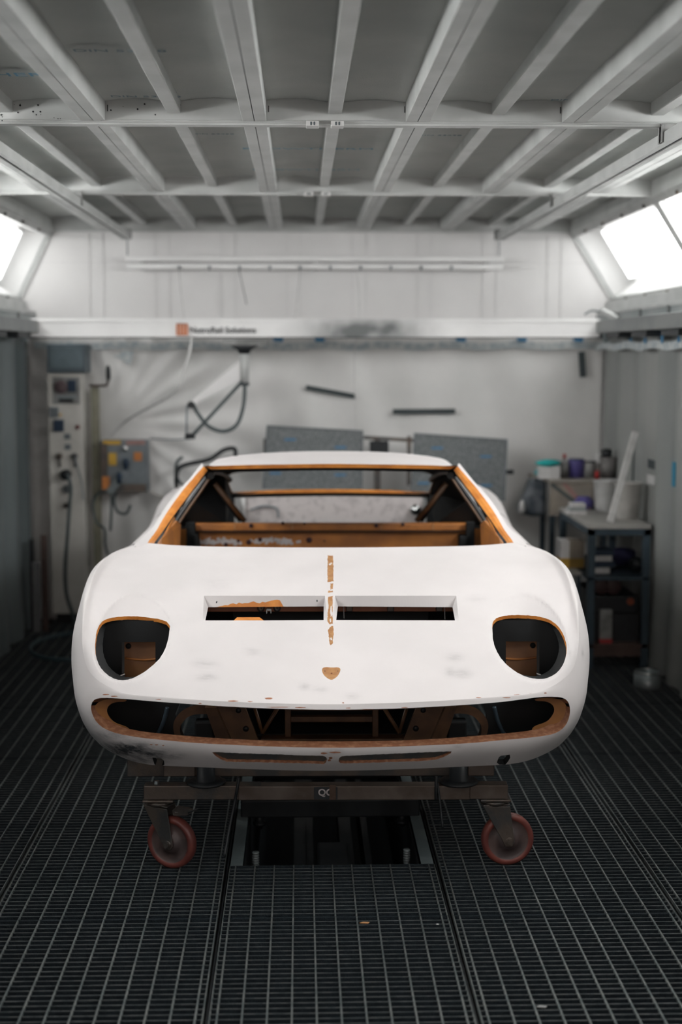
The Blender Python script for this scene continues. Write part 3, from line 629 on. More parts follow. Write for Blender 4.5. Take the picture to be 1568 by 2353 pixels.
MB().bar(p, q, .038, .012, up=(0, 1, .2)).build('blade', M_WHITE, t, bevel=.002)
tag(MB().bar(PY(1459, 1120, 8.45), PY(1463, 1000, 8.45), .035, .012, up=(0, 1, .2)).build('batten', M_HOSE), 'dark green upright batten behind the paddle by the right wall', 'batten')
item(1347, 1155, .12, .075, 'bowl', M_PURP, 'purple upturned bowl at the back of the table', 'bowl', 'round', y=8.45, tp=.7)
for k, (dx, dz, w_, m) in enumerate(((0, 0, .12, M_WHITE), (.005, .022, .10, M_WALLG), (.012, .044, .085, M_WHITE))):
    p = PY(1326, 1168, 8.2); tag(MB().box(p.x-w_/2+dx, p.x+w_/2+dx, 8.2, 8.3, TZ+.001+dz, TZ+dz+.021).build('box', m, bevel=.003), 'flat white packet stacked on the left of the table, %s' % ['bottom of its stack', 'middle of its stack', 'top of its stack'][k], 'packet', 'packets stacked on the table')
t = thing('sanding_tool', 'small orange and black hand tool lying on the table', 'tool', PZ(1345, 1172, TZ))
p = PZ(1345, 1172, TZ); MB().box(p.x-.05, p.x+.03, p.y, p.y+.035, TZ+.001, TZ+.014).build('body', M_YEL, t, bevel=.004); MB().box(p.x+.03, p.x+.07, p.y+.008, p.y+.028, TZ+.001, TZ+.011).build('grip', M_BLACK, t, bevel=.003); MB().box(p.x-.065, p.x-.05, p.y+.005, p.y+.03, TZ+.001, TZ+.01).build('tip', M_RED, t)
# lower shelves
YC = 8.0; p = PY(1289, 1243, YC); q = PY(1343, 1305, YC); SZ = q.z
t = thing('paint_carton', 'white and yellow carton on the low shelf left of the table', 'carton', (p.x+.06, YC+.06, SZ))
MB().box(p.x, p.x+.052, YC, YC+.14, SZ+.055, p.z).build('white_face', M_WALLW, t); MB().box(p.x+.052, q.x, YC, YC+.14, SZ+.055, p.z).build('brown_side', M_CARD, t)
MB().box(p.x, p.x+.052, YC, YC+.14, SZ, SZ+.055).build('yellow_base', M_YEL, t); MB().box(p.x+.052, q.x, YC, YC+.14, SZ, SZ+.055).build('shaded_yellow_side', mat('shaded_yellow_card', (.35, .22, .05), .7), t)  # darker yellow copy paints the carton's side as shaded
t = thing('low_shelf', 'low pale shelf board standing left of the work table', 'shelf', (1.50, 8.05, 0))
MB().box(1.44, 1.575, 7.84, 8.35, SZ-.021, SZ-.001).build('shelf_board', M_TABLET, t, bevel=.002)
for x in (1.455, 1.56):
    for y in (7.86, 8.33): MB().box(x-.01, x+.01, y-.01, y+.01, 0, SZ-.021).build('leg', M_TFRAME, t)
t2 = thing('back_bench', 'narrow bench against the back wall behind the table', 'bench', (1.6, 9.0, 0))
for k, (z, m, w_) in enumerate(((0, M_WHITE, .09), (.034, M_NAVY, .12), (.068, M_WHITE, .10), (.10, M_NAVY, .11))):
    x = PY(1383, 1300, 7.9).x; tag(MB().box(x-.05, x-.05+w_, 7.86, 8.0, .517+z, .549+z).build('packet', m, bevel=.002), '%s packet in the pile on the shelf under the table, %s' % (['white', 'dark blue', 'white', 'dark blue'][k], ['lowest', 'second', 'third', 'topmost'][k]), 'packet', 'packets under the table')
def blob(px, py, y, z, rx, ry, rz_, name, m, lab, cat, grp=None):
    p = PY(px, py, y); a = MB(); R = []
    for i in range(9):
        f = (i+.02)/8.04*PI; rr = []
        for j in range(18):
            g = j*2*PI/18; k = 1+.16*math.sin(3*g+i*1.3)+.08*math.sin(7*g+i)
            rr.append((p.x+rx*math.sin(f)*math.cos(g)*k, y+ry*math.sin(f)*math.sin(g)*k, z+rz_-rz_*math.cos(f)))
        R.append([Vector(v) for v in rr])
    a.rings(R); tag(a.build(name, m), lab, cat, grp)
blob(1430, 1300, 8.14, .518, .085, .08, .055, 'cloth_bundle', mat('indigo_cloth', (.03, .03, .09), .8), 'dark indigo cloth bundle on the shelf under the table', 'cloth')
blob(1462, 1300, 7.90, .518, .04, .05, .045, 'cloth_bundle', M_BLACK, 'black crumpled cloth beside the indigo bundle under the table', 'cloth')
for k, px in enumerate((1382, 1410)):
    x = PY(px, 1340, 7.8).x; tag(MB().lathe((x, 7.82, .453), [(0, .04), (.044, .04), (.045, .03), (.045, -.03), (.04, -.035), (0, -.03)], 20, 'Y').build('paint_can', mat('dim_red_can', (.06, .03, .03), .5)), '%s dark can lying under the table shelf' % ['left', 'right'][k], 'can')
t = thing('tool_case', 'black tool case between the lower shelves of the table', 'case', (1.75, 7.75, .141))
MB().box(TX0+.045, TX1-.045, 7.79, 8.3, .30, .40).build('case_body', M_BLACK, t, bevel=.01); MB().cyl((TX1-.09, 7.79, .37), (TX1-.09, 7.78, .37), .02).build('orange_badge', mat('dim_orange', (.3, .07, .03), .5), t); MB().box(TX0+.05, TX1-.04, 7.8, 8.28, .141, .30).build('lower_tray', M_BLACK, t)
t = thing('cleaner_jug', 'white container with a red base on the bottom shelf', 'container', PY(1376, 1470, 7.74))
x = PY(1394, 1430, 7.745).x; MB().box(x-.035, x+.035, 7.745, 7.785, .165, .33).build('body', M_GREY, t, bevel=.006); MB().box(x-.035, x+.035, 7.745, 7.785, .141, .165).build('red_base', M_RED, t)
t = thing('metal_can', 'open grey metal can on the floor by the right wall', 'can', PZ(1493, 1590, 0))
p = PZ(1493, 1585, 0)+Vector((0, .05, 0)); MB().lathe(p, [(0, .001), (.068, .001), (.07, .01), (.07, .085), (.066, .085), (.064, .012), (0, .012)], 30).build('can_body', M_STEELL, t); MB().lathe(p, [(.066, .085), (.071, .081), (.073, .086), (.071, .091), (.066, .088)], 30).build('rim', M_CHROME, t)
# bench behind
p = PY(1217, 1090, 9.22); BX0 = PY(1265, 1105, 8.72).x; BZ = PY(1265, 1103, 8.72).z
MB().prism([(BX0-.0, 8.72, BZ-.02), (1.93, 8.72, BZ-.02), (1.93, 9.2, BZ-.02), (BX0-.06, 9.2, BZ-.02)], (0, 0, .02)).build('bench_top', mat('dusty_beige_board', (.36, .33, .29), .7), t2)
pp = PY(1390, 1185, 8.73); MB().box(BX0+.004, 1.93, 8.74, 8.755, pp.z, BZ-.021).build('front_board', M_CARD, t2)
MB().prism([PY(1290, 1110, 8.735), PY(1325, 1150, 8.735), PY(1330, 1140, 8.735), PY(1300, 1108, 8.735)], (0, .003, 0)).build('red_stripe', M_PINK, t2)
MB().prism([PY(1268, 1118, 8.735), PY(1330, 1165, 8.735), PY(1330, 1155, 8.735), PY(1268, 1108, 8.735)], (0, .002, 0)).build('grey_stripe', M_HOSE, t2)
for x, y in ((BX0+.03, 8.8), (1.9, 8.8), (BX0+.03, 9.15), (1.9, 9.15)): MB().box(x-.015, x+.015, y-.015, y+.015, 0, BZ-.021).build('leg', M_TFRAME, t2)
t = thing('bag', 'dark plastic bag hanging on the left end of the bench', 'bag', PY(1225, 1180, 8.95))
Q4 = [PY(x, y, 8.86) for x, y in ((1222, 1100), (1258, 1104), (1256, 1186), (1225, 1188), (1192, 1180), (1196, 1165), (1208, 1140))]
MB().prism(Q4, (0, .16, 0)).build('bag_body', M_BAG, t, bevel=.03, seg=3); MB().cyl(PY(1200, 1178, 8.85), PY(1200, 1150, 8.85), .022, .012).build('clear_corner', M_WHITE, t)
Yb = 8.85
def bitem(px, w_, h_, name, m, lab, cat, shape='round', tp=1.0, y=Yb, lid=None, lidh=.02, lidr=.6):
    p = PY(px, 1095, y); tt = thing(name, lab, cat, (p.x, y+w_/2, BZ)); r = w_/2; c = (p.x, y+r, BZ+.001)
    if shape == 'box': MB().box(p.x-r, p.x+r, y, y+.09, BZ+.001, BZ+h_).build('body', m, tt, bevel=.003)
    elif shape == 'pail': MB().lathe(c, [(0, 0), (r*.8, 0), (r, h_), (r*.93, h_), (r*.75, .01), (0, .01)], 28).build('body', m, tt)
    else: MB().lathe(c, [(0, 0), (r, 0), (r, h_*.8), (r*tp, h_*.92), (r*tp, h_), (0, h_)], 24).build('body', m, tt)
    if lid: MB().lathe((c[0], c[1], BZ+h_), [(0, 0), (r*lidr, 0), (r*lidr, lidh), (0, lidh)], 20).build('lid', lid, tt)
    return tt, c
bitem(1264, .13, .075, 'glove_box', M_WHITE, 'white glove carton on the bench with teal cloth on top', 'carton', 'box', y=8.76)
blob(1262, 1064, 8.82, BZ+.077, .075, .05, .022, 'cloth', M_TEAL, 'bright teal cloth lying on the white carton', 'cloth')
blob(1243, 1080, 8.9, BZ+.003, .035, .05, .03, 'cloth', mat('cyan_cloth', (.05, .40, .45), .8), 'small pale cyan cloth beside the white carton', 'cloth')
bitem(1299, .058, .12, 'bottle', M_GREY, 'grey white bottle with a red cap on the bench', 'bottle', tp=.4, lid=M_RED, lidh=.03, lidr=.35)
bitem(1328, .10, .112, 'tub', M_PURP, 'purple blue tub on the bench', 'tub', lid=M_NAVY, lidh=.006, lidr=1.0)
bitem(1358, .075, .095, 'jar', M_GREY, 'grey jar with a dark lid right of the purple tub', 'jar', lid=M_BLACK, lidh=.01, lidr=1.02)
bitem(1374, .03, .05, 'jar', M_RED, 'tiny red jar in front of the grey pail', 'jar', y=8.77)
bitem(1377, .035, .16, 'bottle', M_WHITE, 'slim white bottle behind the grey pail', 'bottle', tp=.5, y=8.95)
tt, c = bitem(1402, .115, .13, 'pail', mat('grey_pail', (.20, .19, .185), .6, col2=(.12, .115, .11), scale=9), 'grey pail at the right end of the bench holding a black brush', 'pail', 'pail', y=8.8)
t = thing('brush', 'black round brush standing in the grey pail', 'brush', (c[0]-.01, c[1], BZ+.02))
MB().cyl((c[0], c[1], BZ+.02), (c[0]-.01, c[1], BZ+.14), .008).build('handle', M_WOOD, t); MB().lathe((c[0]-.01, c[1], BZ+.135), [(0, 0), (.03, .0), (.034, .02), (.03, .045), (0, .05)], 18).build('bristles', M_BLACK, t)
# hose coil on the floor, left
pts = [Vector((-1.30+.30*math.cos(k*.35), 8.35+.42*math.sin(k*.35), .011+.0006*k)) for k in range(40)]
tag(MB().tube(pts, .009, 8, res=3).build('hose', mat('dark_blue_hose', (.05, .085, .10), .5)), 'coiled dark hose on the grating below the control cabinet', 'hose')
# small scraps on the grating
for px, py, lab, m in ((838, 2122, 'small tan scrap on the centre grating', M_TAN), (1245, 2315, 'thin grey scrap on the right grating near the bottom', M_GREY), (1006, 2125, 'tiny white scrap by the right joint of the centre grating', M_WHITE)):
    p = PZ(px, py, .0); s_ = .016 if px != 1006 else .005
    tag(MB().prism([p+Vector((-s_, 0, .001)), p+Vector((s_*.6, -s_*.4, .001)), p+Vector((s_, s_*.3, .001)), p+Vector((-s_*.2, s_*.5, .001))], (0, 0, .0015)).build('scrap', m), lab, 'scrap')
# ------------------------------------------------------------------ the car body
CO = Vector((D0*math.sin(CAR), D0*math.cos(CAR), 0))
car = thing('car_body', 'stripped white primered sports car body on a wheeled dolly, empty headlights and grille', 'car', CO, -CAR)
def cl(P):                                            # car frame -> world
    P = Vector(P); return WM[car] @ P
def cbasis(n, t):
    """weights of a natural cubic spline through n points, evaluated at t"""
    D = np.zeros((n, n)); A = np.eye(n)
    for i in range(1, n-1):
        A[i, i-1:i+2] = (1, 4, 1); D[i, i-1:i+2] = (6, -12, 6)
    D2 = np.linalg.solve(A, D); t = np.atleast_1d(np.asarray(t, float)); i = np.clip(np.floor(t).astype(int), 0, n-2)
    b = t-i; a = 1-b; E_ = np.eye(n)
    return a[:, None]*E_[i]+b[:, None]*E_[i+1]+((a**3-a)[:, None]*D2[i]+(b**3-b)[:, None]*D2[i+1])/6
class Patch:
    def __init__(s, ctrl, sym=True):
        P = np.array([[list(K(*p[1:])) if p[0] == 'p' else list(p[1:]) for p in col] for col in ctrl], float)
        P = P.reshape(len(ctrl), -1, 3)
        if sym:
            P[0, :, 0] = 0; M = P[1:][::-1].copy(); M[:, :, 0] *= -1; s.P = np.concatenate([M, P]); s.off = len(ctrl)-1
        else: s.P = P; s.off = 0
        s.nu, s.nv = s.P.shape[:2]
    def ev(s, u, v):
        return np.einsum('ni,nj,ijk->nk', cbasis(s.nu, np.asarray(u)+s.off), cbasis(s.nv, v), s.P)
    def nr(s, u, v, e=.02):
        u = np.asarray(u, float); v = np.asarray(v, float); lo, hi = -s.off, s.nu-1-s.off
        a = s.ev(np.minimum(u+e, hi), v)-s.ev(np.maximum(u-e, lo), v); b = s.ev(u, np.minimum(v+e, s.nv-1))-s.ev(u, np.maximum(v-e, 0))
        n = np.cross(a, b); return n/np.maximum(np.linalg.norm(n, axis=1), 1e-9)[:, None]
    def inv(s, fn, T, ur, vr=None):
        T = np.asarray(T, float); U = np.arange(ur[0], ur[1]+1e-6, .1); vr = vr or (0, s.nv-1); Vv = np.arange(vr[0], vr[1]+1e-6, .1)
        UU, VV = np.meshgrid(U, Vv, indexing='ij'); uu, vv = UU.ravel(), VV.ravel(); Q = fn(s.ev(uu, vv)); out = []
        for t in T:
            k = np.argmin(((Q-t)**2).sum(1)); u, v = uu[k], vv[k]
            for _ in range(8):
                q = fn(s.ev([u, u+.01, u], [v, v, v+.01])); J = np.stack([(q[1]-q[0])/.01, (q[2]-q[0])/.01], 1)
                try: d = np.linalg.solve(J, t-q[0])
                except Exception: break
                d = np.clip(d, -.2, .2); u = min(max(u+d[0], -s.off), s.nu-1-s.off); v = min(max(v+d[1], -.0), s.nv-1)
            out.append((u, v))
        return np.array(out)
def dens(P, step, close=True):
    P = [np.array(p, float) for p in P]; o = []
    for i in range(len(P) if close else len(P)-1):
        a, b = P[i], P[(i+1) % len(P)]; n = max(1, int(np.linalg.norm(b-a)/step)); o += [a+(b-a)*k/n for k in range(n)]
    return np.array(o)
def smooth(P, n=2):                                    # Chaikin, closed outline
    P = [np.array(p, float) for p in P]
    for _ in range(n):
        Q = []
        for i in range(len(P)): a, b = P[i], P[(i+1) % len(P)]; Q += [a*.75+b*.25, a*.25+b*.75]
        P = Q
    return P
def inside(poly, pts):
    poly = np.asarray(poly); x, y = pts[:, 0], pts[:, 1]; r = np.zeros(len(pts), bool); j = len(poly)-1
    for i in range(len(poly)):
        xi, yi = poly[i]; xj, yj = poly[j]
        c = ((yi > y) != (yj > y)) & (x < (xj-xi)*(y-yi)/(yj-yi+1e-12)+xi); r ^= c; j = i
    return r
def shell(patch, us, vs_, holes, marks, disp, flange, smudge, mats=(0, 1, 2), flip=False, thick=.004):
    """holes, marks: lists of uv loops. returns an MB in world space plus the smudge values"""
    U, V = np.meshgrid(us, vs_, indexing='ij'); G = np.stack([U.ravel(), V.ravel()], 1)
    loops = [h[0] for h in holes]+[m[0] for m in marks]; keep = np.ones(len(G), bool)
    sc = np.array([1.0, 1.6])
    for L in loops:
        L = np.asarray(L); d = np.min(((G[:, None]-L[None])*sc)**2 @ np.ones(2)[:, None], axis=1)[:, 0] if False else np.array([np.min((((L-g)*sc)**2).sum(1)) for g in G])
        onb = (G[:, 0] <= us[0]+1e-9) | (G[:, 0] >= us[-1]-1e-9) | (G[:, 1] <= vs_[0]+1e-9) | (G[:, 1] >= vs_[-1]-1e-9)
        keep &= (d > .03**2) | onb
    G = G[keep]; pts = [Vector(g) for g in G]; ed = []
    for L in loops:
        b = len(pts); pts += [Vector(p) for p in L]; ed += [(b+i, b+(i+1) % len(L)) for i in range(len(L))]
    r = delaunay_2d_cdt(pts, ed, [], 0, 1e-6, False); P = np.array([list(p) for p in r[0]]); F = [tuple(f) for f in r[2]]
    P[:, 0] = np.clip(P[:, 0], us[0], us[-1]); P[:, 1] = np.clip(P[:, 1], vs_[0], vs_[-1])
    cen = np.array([P[list(f)].mean(0) for f in F]); drop = np.zeros(len(F), bool)
    for h in holes: drop |= inside(h[0], cen)
    mi = np.zeros(len(F), int)
    for m in marks: mi[inside(m[0], cen)] = m[1]
    S = patch.ev(P[:, 0], P[:, 1]); N = patch.nr(P[:, 0], P[:, 1])
    if flip: N = -N
    if disp is not None: S = S-N*disp(P, S)[:, None]
    sm = smudge(S) if smudge else np.zeros(len(S))
    FF = [F[i] for i in range(len(F)) if not drop[i]]; mm = [int(mi[i]) for i in range(len(F)) if not drop[i]]
    # orient outward
    out = []
    for f in FF:
        a, b, c = S[list(f)]; out.append(f if np.dot(np.cross(b-a, c-a), N[f[0]]) > 0 else (f[0], f[2], f[1]))
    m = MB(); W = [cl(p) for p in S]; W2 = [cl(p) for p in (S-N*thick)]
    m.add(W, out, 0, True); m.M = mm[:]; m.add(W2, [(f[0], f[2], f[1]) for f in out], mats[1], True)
    att = list(sm)+[0]*len(S)
    # flanges round the holes
    eu = {}
    for f in out:
        for i in range(3): e = (f[i], f[(i+1) % 3]); eu[e] = eu.get(e, 0)+1
    bd = [e for e in eu if (e[1], e[0]) not in eu]
    for h in holes:
        dep = h[1]; L = np.asarray(h[0]); bb = h[2] if len(h) > 2 else mats[2]
        ids = {}; mid = []
        for e in bd:
            c = (P[e[0]]+P[e[1]])/2
            if np.min(((np.asarray(L)-c)**2).sum(1)) < .05**2*3: mid.append(e)
        base = len(m.V); nv = 0; loc = {}
        for e in mid:
            for k in e:
                if k not in loc: loc[k] = base+2*len(loc)
        if not loc: continue
        VV = []
        for k in loc: VV += [cl(S[k]), cl(S[k]-N[k]*dep)]; att += [0, 0]
        m.V += VV
        for e in mid:
            a, b = loc[e[0]], loc[e[1]]; m.F.append((b, a, a+1, b+1)); m.M.append(bb); m.S.append(True)
            m.F.append((a, b, b+1, a+1)) if False else None
        m.F = [f for f in m.F if f is not None]
    return m, att
def finish(m, att, name, mats, parent):
    o = m.build(name, mats, parent, fixn=False)
    a = o.data.attributes.new('smudge', 'FLOAT', 'POINT'); a.data.foreach_set('value', np.array(att, dtype=np.float32)); return o
p_ = lambda x, y, d: ('p', x, y, d)
q_ = lambda x, y, z: ('q', x, y, z)
# upper skin: crease (row 0) to cowl (row 5), columns from the centre outward
A = Patch([
 [p_(760,1618,0), p_(760,1562,.12), p_(760,1480,.32), p_(760,1400,.56), p_(760,1322,.84), p_(760,1258,1.15)],
 [p_(880,1616,.005), p_(885,1560,.125), p_(890,1479,.325), p_(890,1400,.565), p_(884,1321,.845), p_(876,1257.5,1.155)],
 [p_(1000,1611,.02), p_(1010,1554,.14), p_(1016,1475,.34), p_(1014,1397,.575), p_(1004,1319,.86), p_(990,1256,1.18)],
 [p_(1105,1604,.045), p_(1118,1546,.16), p_(1126,1468,.355), p_(1122,1390,.59), p_(1102,1314,.88), p_(1082,1254,1.225)],
 [p_(1185,1597,.075), p_(1200,1538,.18), p_(1210,1458,.365), p_(1200,1379,.61), p_(1160,1306,.92), p_(1135,1251,1.28)],
 [p_(1245,1587,.11), p_(1256,1528,.21), p_(1258,1450,.375), p_(1240,1368,.64), p_(1192,1299,.97), p_(1162,1248.5,1.33)],
 [p_(1291,1564,.16), p_(1292,1512,.235), p_(1289,1438,.40), p_(1268,1358,.67), p_(1216,1292,1.02), p_(1180,1247,1.38)],
 [p_(1318,1534,.22), p_(1315,1485,.29), p_(1308,1418,.46), p_(1287,1343,.72), p_(1236,1284,1.07), p_(1190,1249,1.43)],
 [p_(1329,1492,.29), p_(1325,1445,.37), p_(1315,1388,.53), p_(1296,1325,.77), p_(1250,1275,1.11), p_(1199,1252,1.48)],
 [p_(1333,1440,.385), p_(1328,1400,.47), p_(1316,1355,.62), p_(1296,1304,.83), p_(1256,1268,1.14), p_(1207,1254,1.52)],
 [q_(.888,.66,.885), q_(.887,.74,.918), q_(.882,.83,.946), q_(.870,.98,.966), q_(.846,1.24,.970), q_(.812,1.57,.950)],
 [q_(.902,1.10,.900), q_(.901,1.13,.920), q_(.896,1.17,.936), q_(.882,1.27,.948), q_(.854,1.42,.952), q_(.815,1.61,.948)],
 [q_(.893,1.64,.862), q_(.892,1.64,.880), q_(.886,1.64,.900), q_(.876,1.64,.918), q_(.850,1.64,.936), q_(.812,1.64,.944)]])
# lower skin: crease (row 0) down to the bottom edge (row 5)
B = Patch([
 [p_(760,1618,0), p_(760,1631,-.006), p_(760,1674,-.02), p_(760,1717,-.02), p_(760,1745,.0), p_(760,1771,.05)],
 [p_(880,1616,.005), p_(880,1629,.0), p_(880,1672,-.014), p_(880,1715,-.014), p_(880,1743,.005), p_(880,1769,.055)],
 [p_(1000,1611,.02), p_(1000,1624,.015), p_(1001,1666,.002), p_(1001,1709,.002), p_(1000,1738,.02), p_(1000,1764.5,.07)],
 [p_(1105,1604,.045), p_(1108,1616,.04), p_(1110,1660,.028), p_(1110,1703,.028), p_(1106,1733,.05), p_(1100,1760,.10)],
 [p_(1185,1597,.075), p_(1190,1608,.07), p_(1196,1652,.06), p_(1196,1697,.062), p_(1190,1728,.085), p_(1178,1755,.135)],
 [p_(1245,1587,.11), p_(1254,1600,.105), p_(1262,1645,.10), p_(1260,1688,.105), p_(1252,1715,.13), p_(1236,1740,.18)],
 [p_(1291,1564,.16), p_(1303,1590,.155), p_(1312,1632,.155), p_(1307,1668,.165), p_(1296,1694,.19), p_(1280,1717,.235)],
 [p_(1318,1534,.22), p_(1329,1566,.22), p_(1336,1612,.22), p_(1328,1650,.24), p_(1316,1676,.27), p_(1300,1699,.31)],
 [p_(1329,1492,.29), p_(1343,1532,.29), p_(1349,1584,.30), p_(1342,1620,.33), p_(1332,1648,.36), p_(1318,1674,.40)],
 [p_(1333,1440,.385), p_(1351,1485,.39), p_(1353,1550,.40), q_(.872,.43,.60), q_(.858,.46,.535), q_(.838,.49,.475)],
 [q_(.888,.66,.885), q_(.906,.62,.78), q_(.905,.60,.66), q_(.896,.60,.56), q_(.882,.62,.49), q_(.855,.64,.44)],
 [q_(.902,1.10,.905), q_(.912,1.10,.79), q_(.910,1.10,.67), q_(.900,1.10,.56), q_(.882,1.10,.48), q_(.850,1.10,.43)],
 [q_(.893,1.64,.862), q_(.902,1.64,.78), q_(.902,1.64,.67), q_(.892,1.64,.56), q_(.872,1.64,.48), q_(.840,1.64,.43)]])
def mirpx(P): return [(1520-x, y) for x, y in P][::-1]
HL = [(1131,1438),(1133,1428),(1143,1418),(1168,1412),(1202,1411),(1243,1415),(1272,1427),(1291,1447),(1301,1470),(1304,1495),(1299,1520),(1285,1543),(1264,1557),(1241,1561.5),(1210,1556),(1185,1543),(1164,1527),(1146,1505),(1134,1477)]
HLL = [(391,1436),(390,1447),(385,1478),(372,1508),(350,1530),(326,1548),(300,1561),(275,1564),(255,1557),(236,1542),(223,1520),(218,1495),(219,1465),(225,1440),(238,1424),(262,1417),(305,1413),(350,1418),(380,1425)]
RG = [(1125,1440),(1131,1414),(1145,1393),(1168,1374),(1199,1363),(1229,1368),(1258,1387),(1280,1412),(1296,1442),(1306,1470),(1309,1497),(1304,1524),(1290,1548),(1268,1563),(1240,1569),(1206,1563),(1180,1550),(1157,1531),(1140,1508),(1128,1477)]
VT = [(777,1391),(1041,1393),(1046,1425),(773,1424)]; VTL = [(478,1393),(744,1391),(744,1424),(472,1426)]
def venthole(V_):                                    # slanted flap above each vent: sunk 35 mm at its upper edge
    a, b, c, d = [np.array(v, float) for v in V_]; o = []
    for p, q in ((a, b), (b, c), (c, d), (d, a)):
        n = int(np.linalg.norm(q-p)/4)
        for k in range(n):
            r = p+(q-p)*k/n; t = (r[1]-1391)/34; r = r.copy(); r[1] = 1372.5+max(t, 0)*52.5; o.append(r)
    return o
def vout(V_, y0=1369, y1=1429):
    x0 = min(v[0] for v in V_); x1 = max(v[0] for v in V_); return dens([(x0-3, y0), (x1+3, y0), (x1+9, y1), (x0-7, y1)], 5)
fn = kproj
inA = lambda L, ur=(-9.4, 9.4): A.inv(fn, L, ur)
hA = []; mA = []
def comp(L):                                          # where the sunken edge starts from on the unsunk skin
    L = np.array(L); T = L.copy()
    for _ in range(12): T[:, 1] = L[:, 1]-520*ringd(T)
    return T
RG = [(1125,1440),(1131,1414),(1145,1393),(1168,1374),(1199,1363),(1229,1368),(1258,1387),(1280,1412),(1296,1442),(1306,1470),(1309,1497),(1304,1524),(1290,1548),(1268,1563),(1240,1569),(1206,1563),(1180,1550),(1157,1531),(1140,1508),(1128,1477)]
def ringd(px):
    d = np.zeros(len(px))
    for G_ in (dens(smooth(RG, 1), 3), dens(smooth(mirpx(RG), 1), 3)):
        for i in np.nonzero(inside(G_, px))[0]:
            r = math.sqrt(np.min(((G_-px[i])**2).sum(1))); d[i] = (.031*min(1, r/42))*min(1, max(0, (1500-px[i][1])/70))+.003*min(1, r/3)
    return d
HLs = lambda L: comp(dens(smooth(L, 1), 3.5)+rng.uniform(-.35, .35, (len(dens(smooth(L, 1), 3.5)), 2)))
h1 = inA(HLs(HL)); h2 = inA(HLs(HLL)); hA += [(h1, .013), (h2, .013)]
o1 = inA(vout(VT)); o2 = inA(vout(VTL)); hA += [(o1, .002, 0), (o2, .002, 0)]
r1 = inA(dens(smooth(RG, 1), 5)); r2 = inA(dens(smooth(mirpx(RG), 1), 5))
def shrink(L, d): L = np.array(L); v = L-L.mean(0); return L-v/np.linalg.norm(v, axis=1)[:, None]*d
r1b = inA(shrink(dens(smooth(RG, 1), 5), 2.8)); r2b = inA(shrink(dens(smooth(mirpx(RG), 1), 5), 2.8))
# bare strip, badge recess, chips
def jag(P, a, step=3):
    D = dens(P, step); return D+rng.uniform(-a, a, D.shape)
strip = [[(753,1276),(766,1276),(767,1336),(753,1337)], [(760,1341),(766,1340),(766,1353),(760,1355)], [(754,1358),(765,1357),(765,1361),(754,1362)],
         [(754,1371),(765,1369),(765,1432),(758,1435),(753,1429),(753,1405),(755,1397),(755,1388)], [(760,1440),(766,1438),(767,1452),(765,1478),(761,1483),(757,1478),(756,1462),(754,1447)]]
for s_ in strip: mA.append((inA(jag(s_, .9)), 3))
fleck = [[(760,1393),(763,1391),(764,1412),(761,1418),(759,1405)], [(756,1296),(762,1292),(764,1295),(758,1299)], [(759,1466),(763,1465),(764,1470),(760,1471)], [(758,1424),(760,1421),(762,1428),(759,1431)]]
for s_ in fleck: mA.append((inA(jag(s_, .5, 2)), 0))
badge = dens(smooth([(741,1535),(749,1532.5),(763,1534),(778,1533),(783,1537),(782,1543),(777,1553),(769,1559.5),(762,1563),(753,1559),(744,1551),(740,1542)], 1), 3)
mA.append((inA(badge), 3)); bdg = inA(badge)
chipsA = [(617,1605,9,2.4),(535,1611,14,1.6),(1190,1597,8,1.6),(1180,1600,3,1.2),(789,1615,2.5,1.5),(905,1396,3,2),(575,1612,6,1),(1100,1603,7,1.2)]
for x, y, rx, ry in chipsA:
    L = [(x+rx*math.cos(t)*random.uniform(.75, 1.2), y+ry*math.sin(t)*random.uniform(.75, 1.2)) for t in np.linspace(0, 2*PI, 15)[:-1]]; mA.append((inA(L), 4))
marksA = mA+[(r1, -1), (r1b, -1), (r2, -1), (r2b, -1)]
def dispA(P, S):
    d = np.zeros(len(P)); 
    d += ringd(kproj(S))
    d[inside(bdg+(bdg-bdg.mean(0))*-.02, P)] += .004
    return d
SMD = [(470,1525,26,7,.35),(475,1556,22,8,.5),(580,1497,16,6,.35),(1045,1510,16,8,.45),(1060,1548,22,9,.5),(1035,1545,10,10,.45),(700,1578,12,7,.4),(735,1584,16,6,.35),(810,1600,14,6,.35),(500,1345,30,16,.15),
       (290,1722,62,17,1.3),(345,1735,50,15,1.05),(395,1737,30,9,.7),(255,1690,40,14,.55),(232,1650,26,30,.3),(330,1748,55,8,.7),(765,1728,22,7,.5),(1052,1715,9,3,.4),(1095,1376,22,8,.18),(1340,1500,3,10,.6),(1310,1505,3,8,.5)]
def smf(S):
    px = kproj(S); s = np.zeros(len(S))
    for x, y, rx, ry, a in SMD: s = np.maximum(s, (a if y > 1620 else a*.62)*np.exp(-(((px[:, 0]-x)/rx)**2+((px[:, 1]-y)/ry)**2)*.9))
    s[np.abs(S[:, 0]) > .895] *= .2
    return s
us = np.concatenate([np.arange(-12, -4, .125), np.arange(-4, 4, .0625), np.arange(4, 12.001, .125)]); va = np.linspace(0, 5, 56)
mA_, atA = shell(A, us, va, hA, [m for m in marksA], dispA, None, smf)
mA_.M = [0 if k == -1 else k for k in mA_.M]
M_LIP = mat('sanded_brown_lip', (.17, .065, .03), .5, col2=(.30, .15, .085), scale=60, amt=(.45, .7))
BM = [M_BODY, M_INNER, M_ORANGE, M_TAN, M_CHIP, M_LIP]
finish(mA_, atA, 'front_clamshell', BM, car)
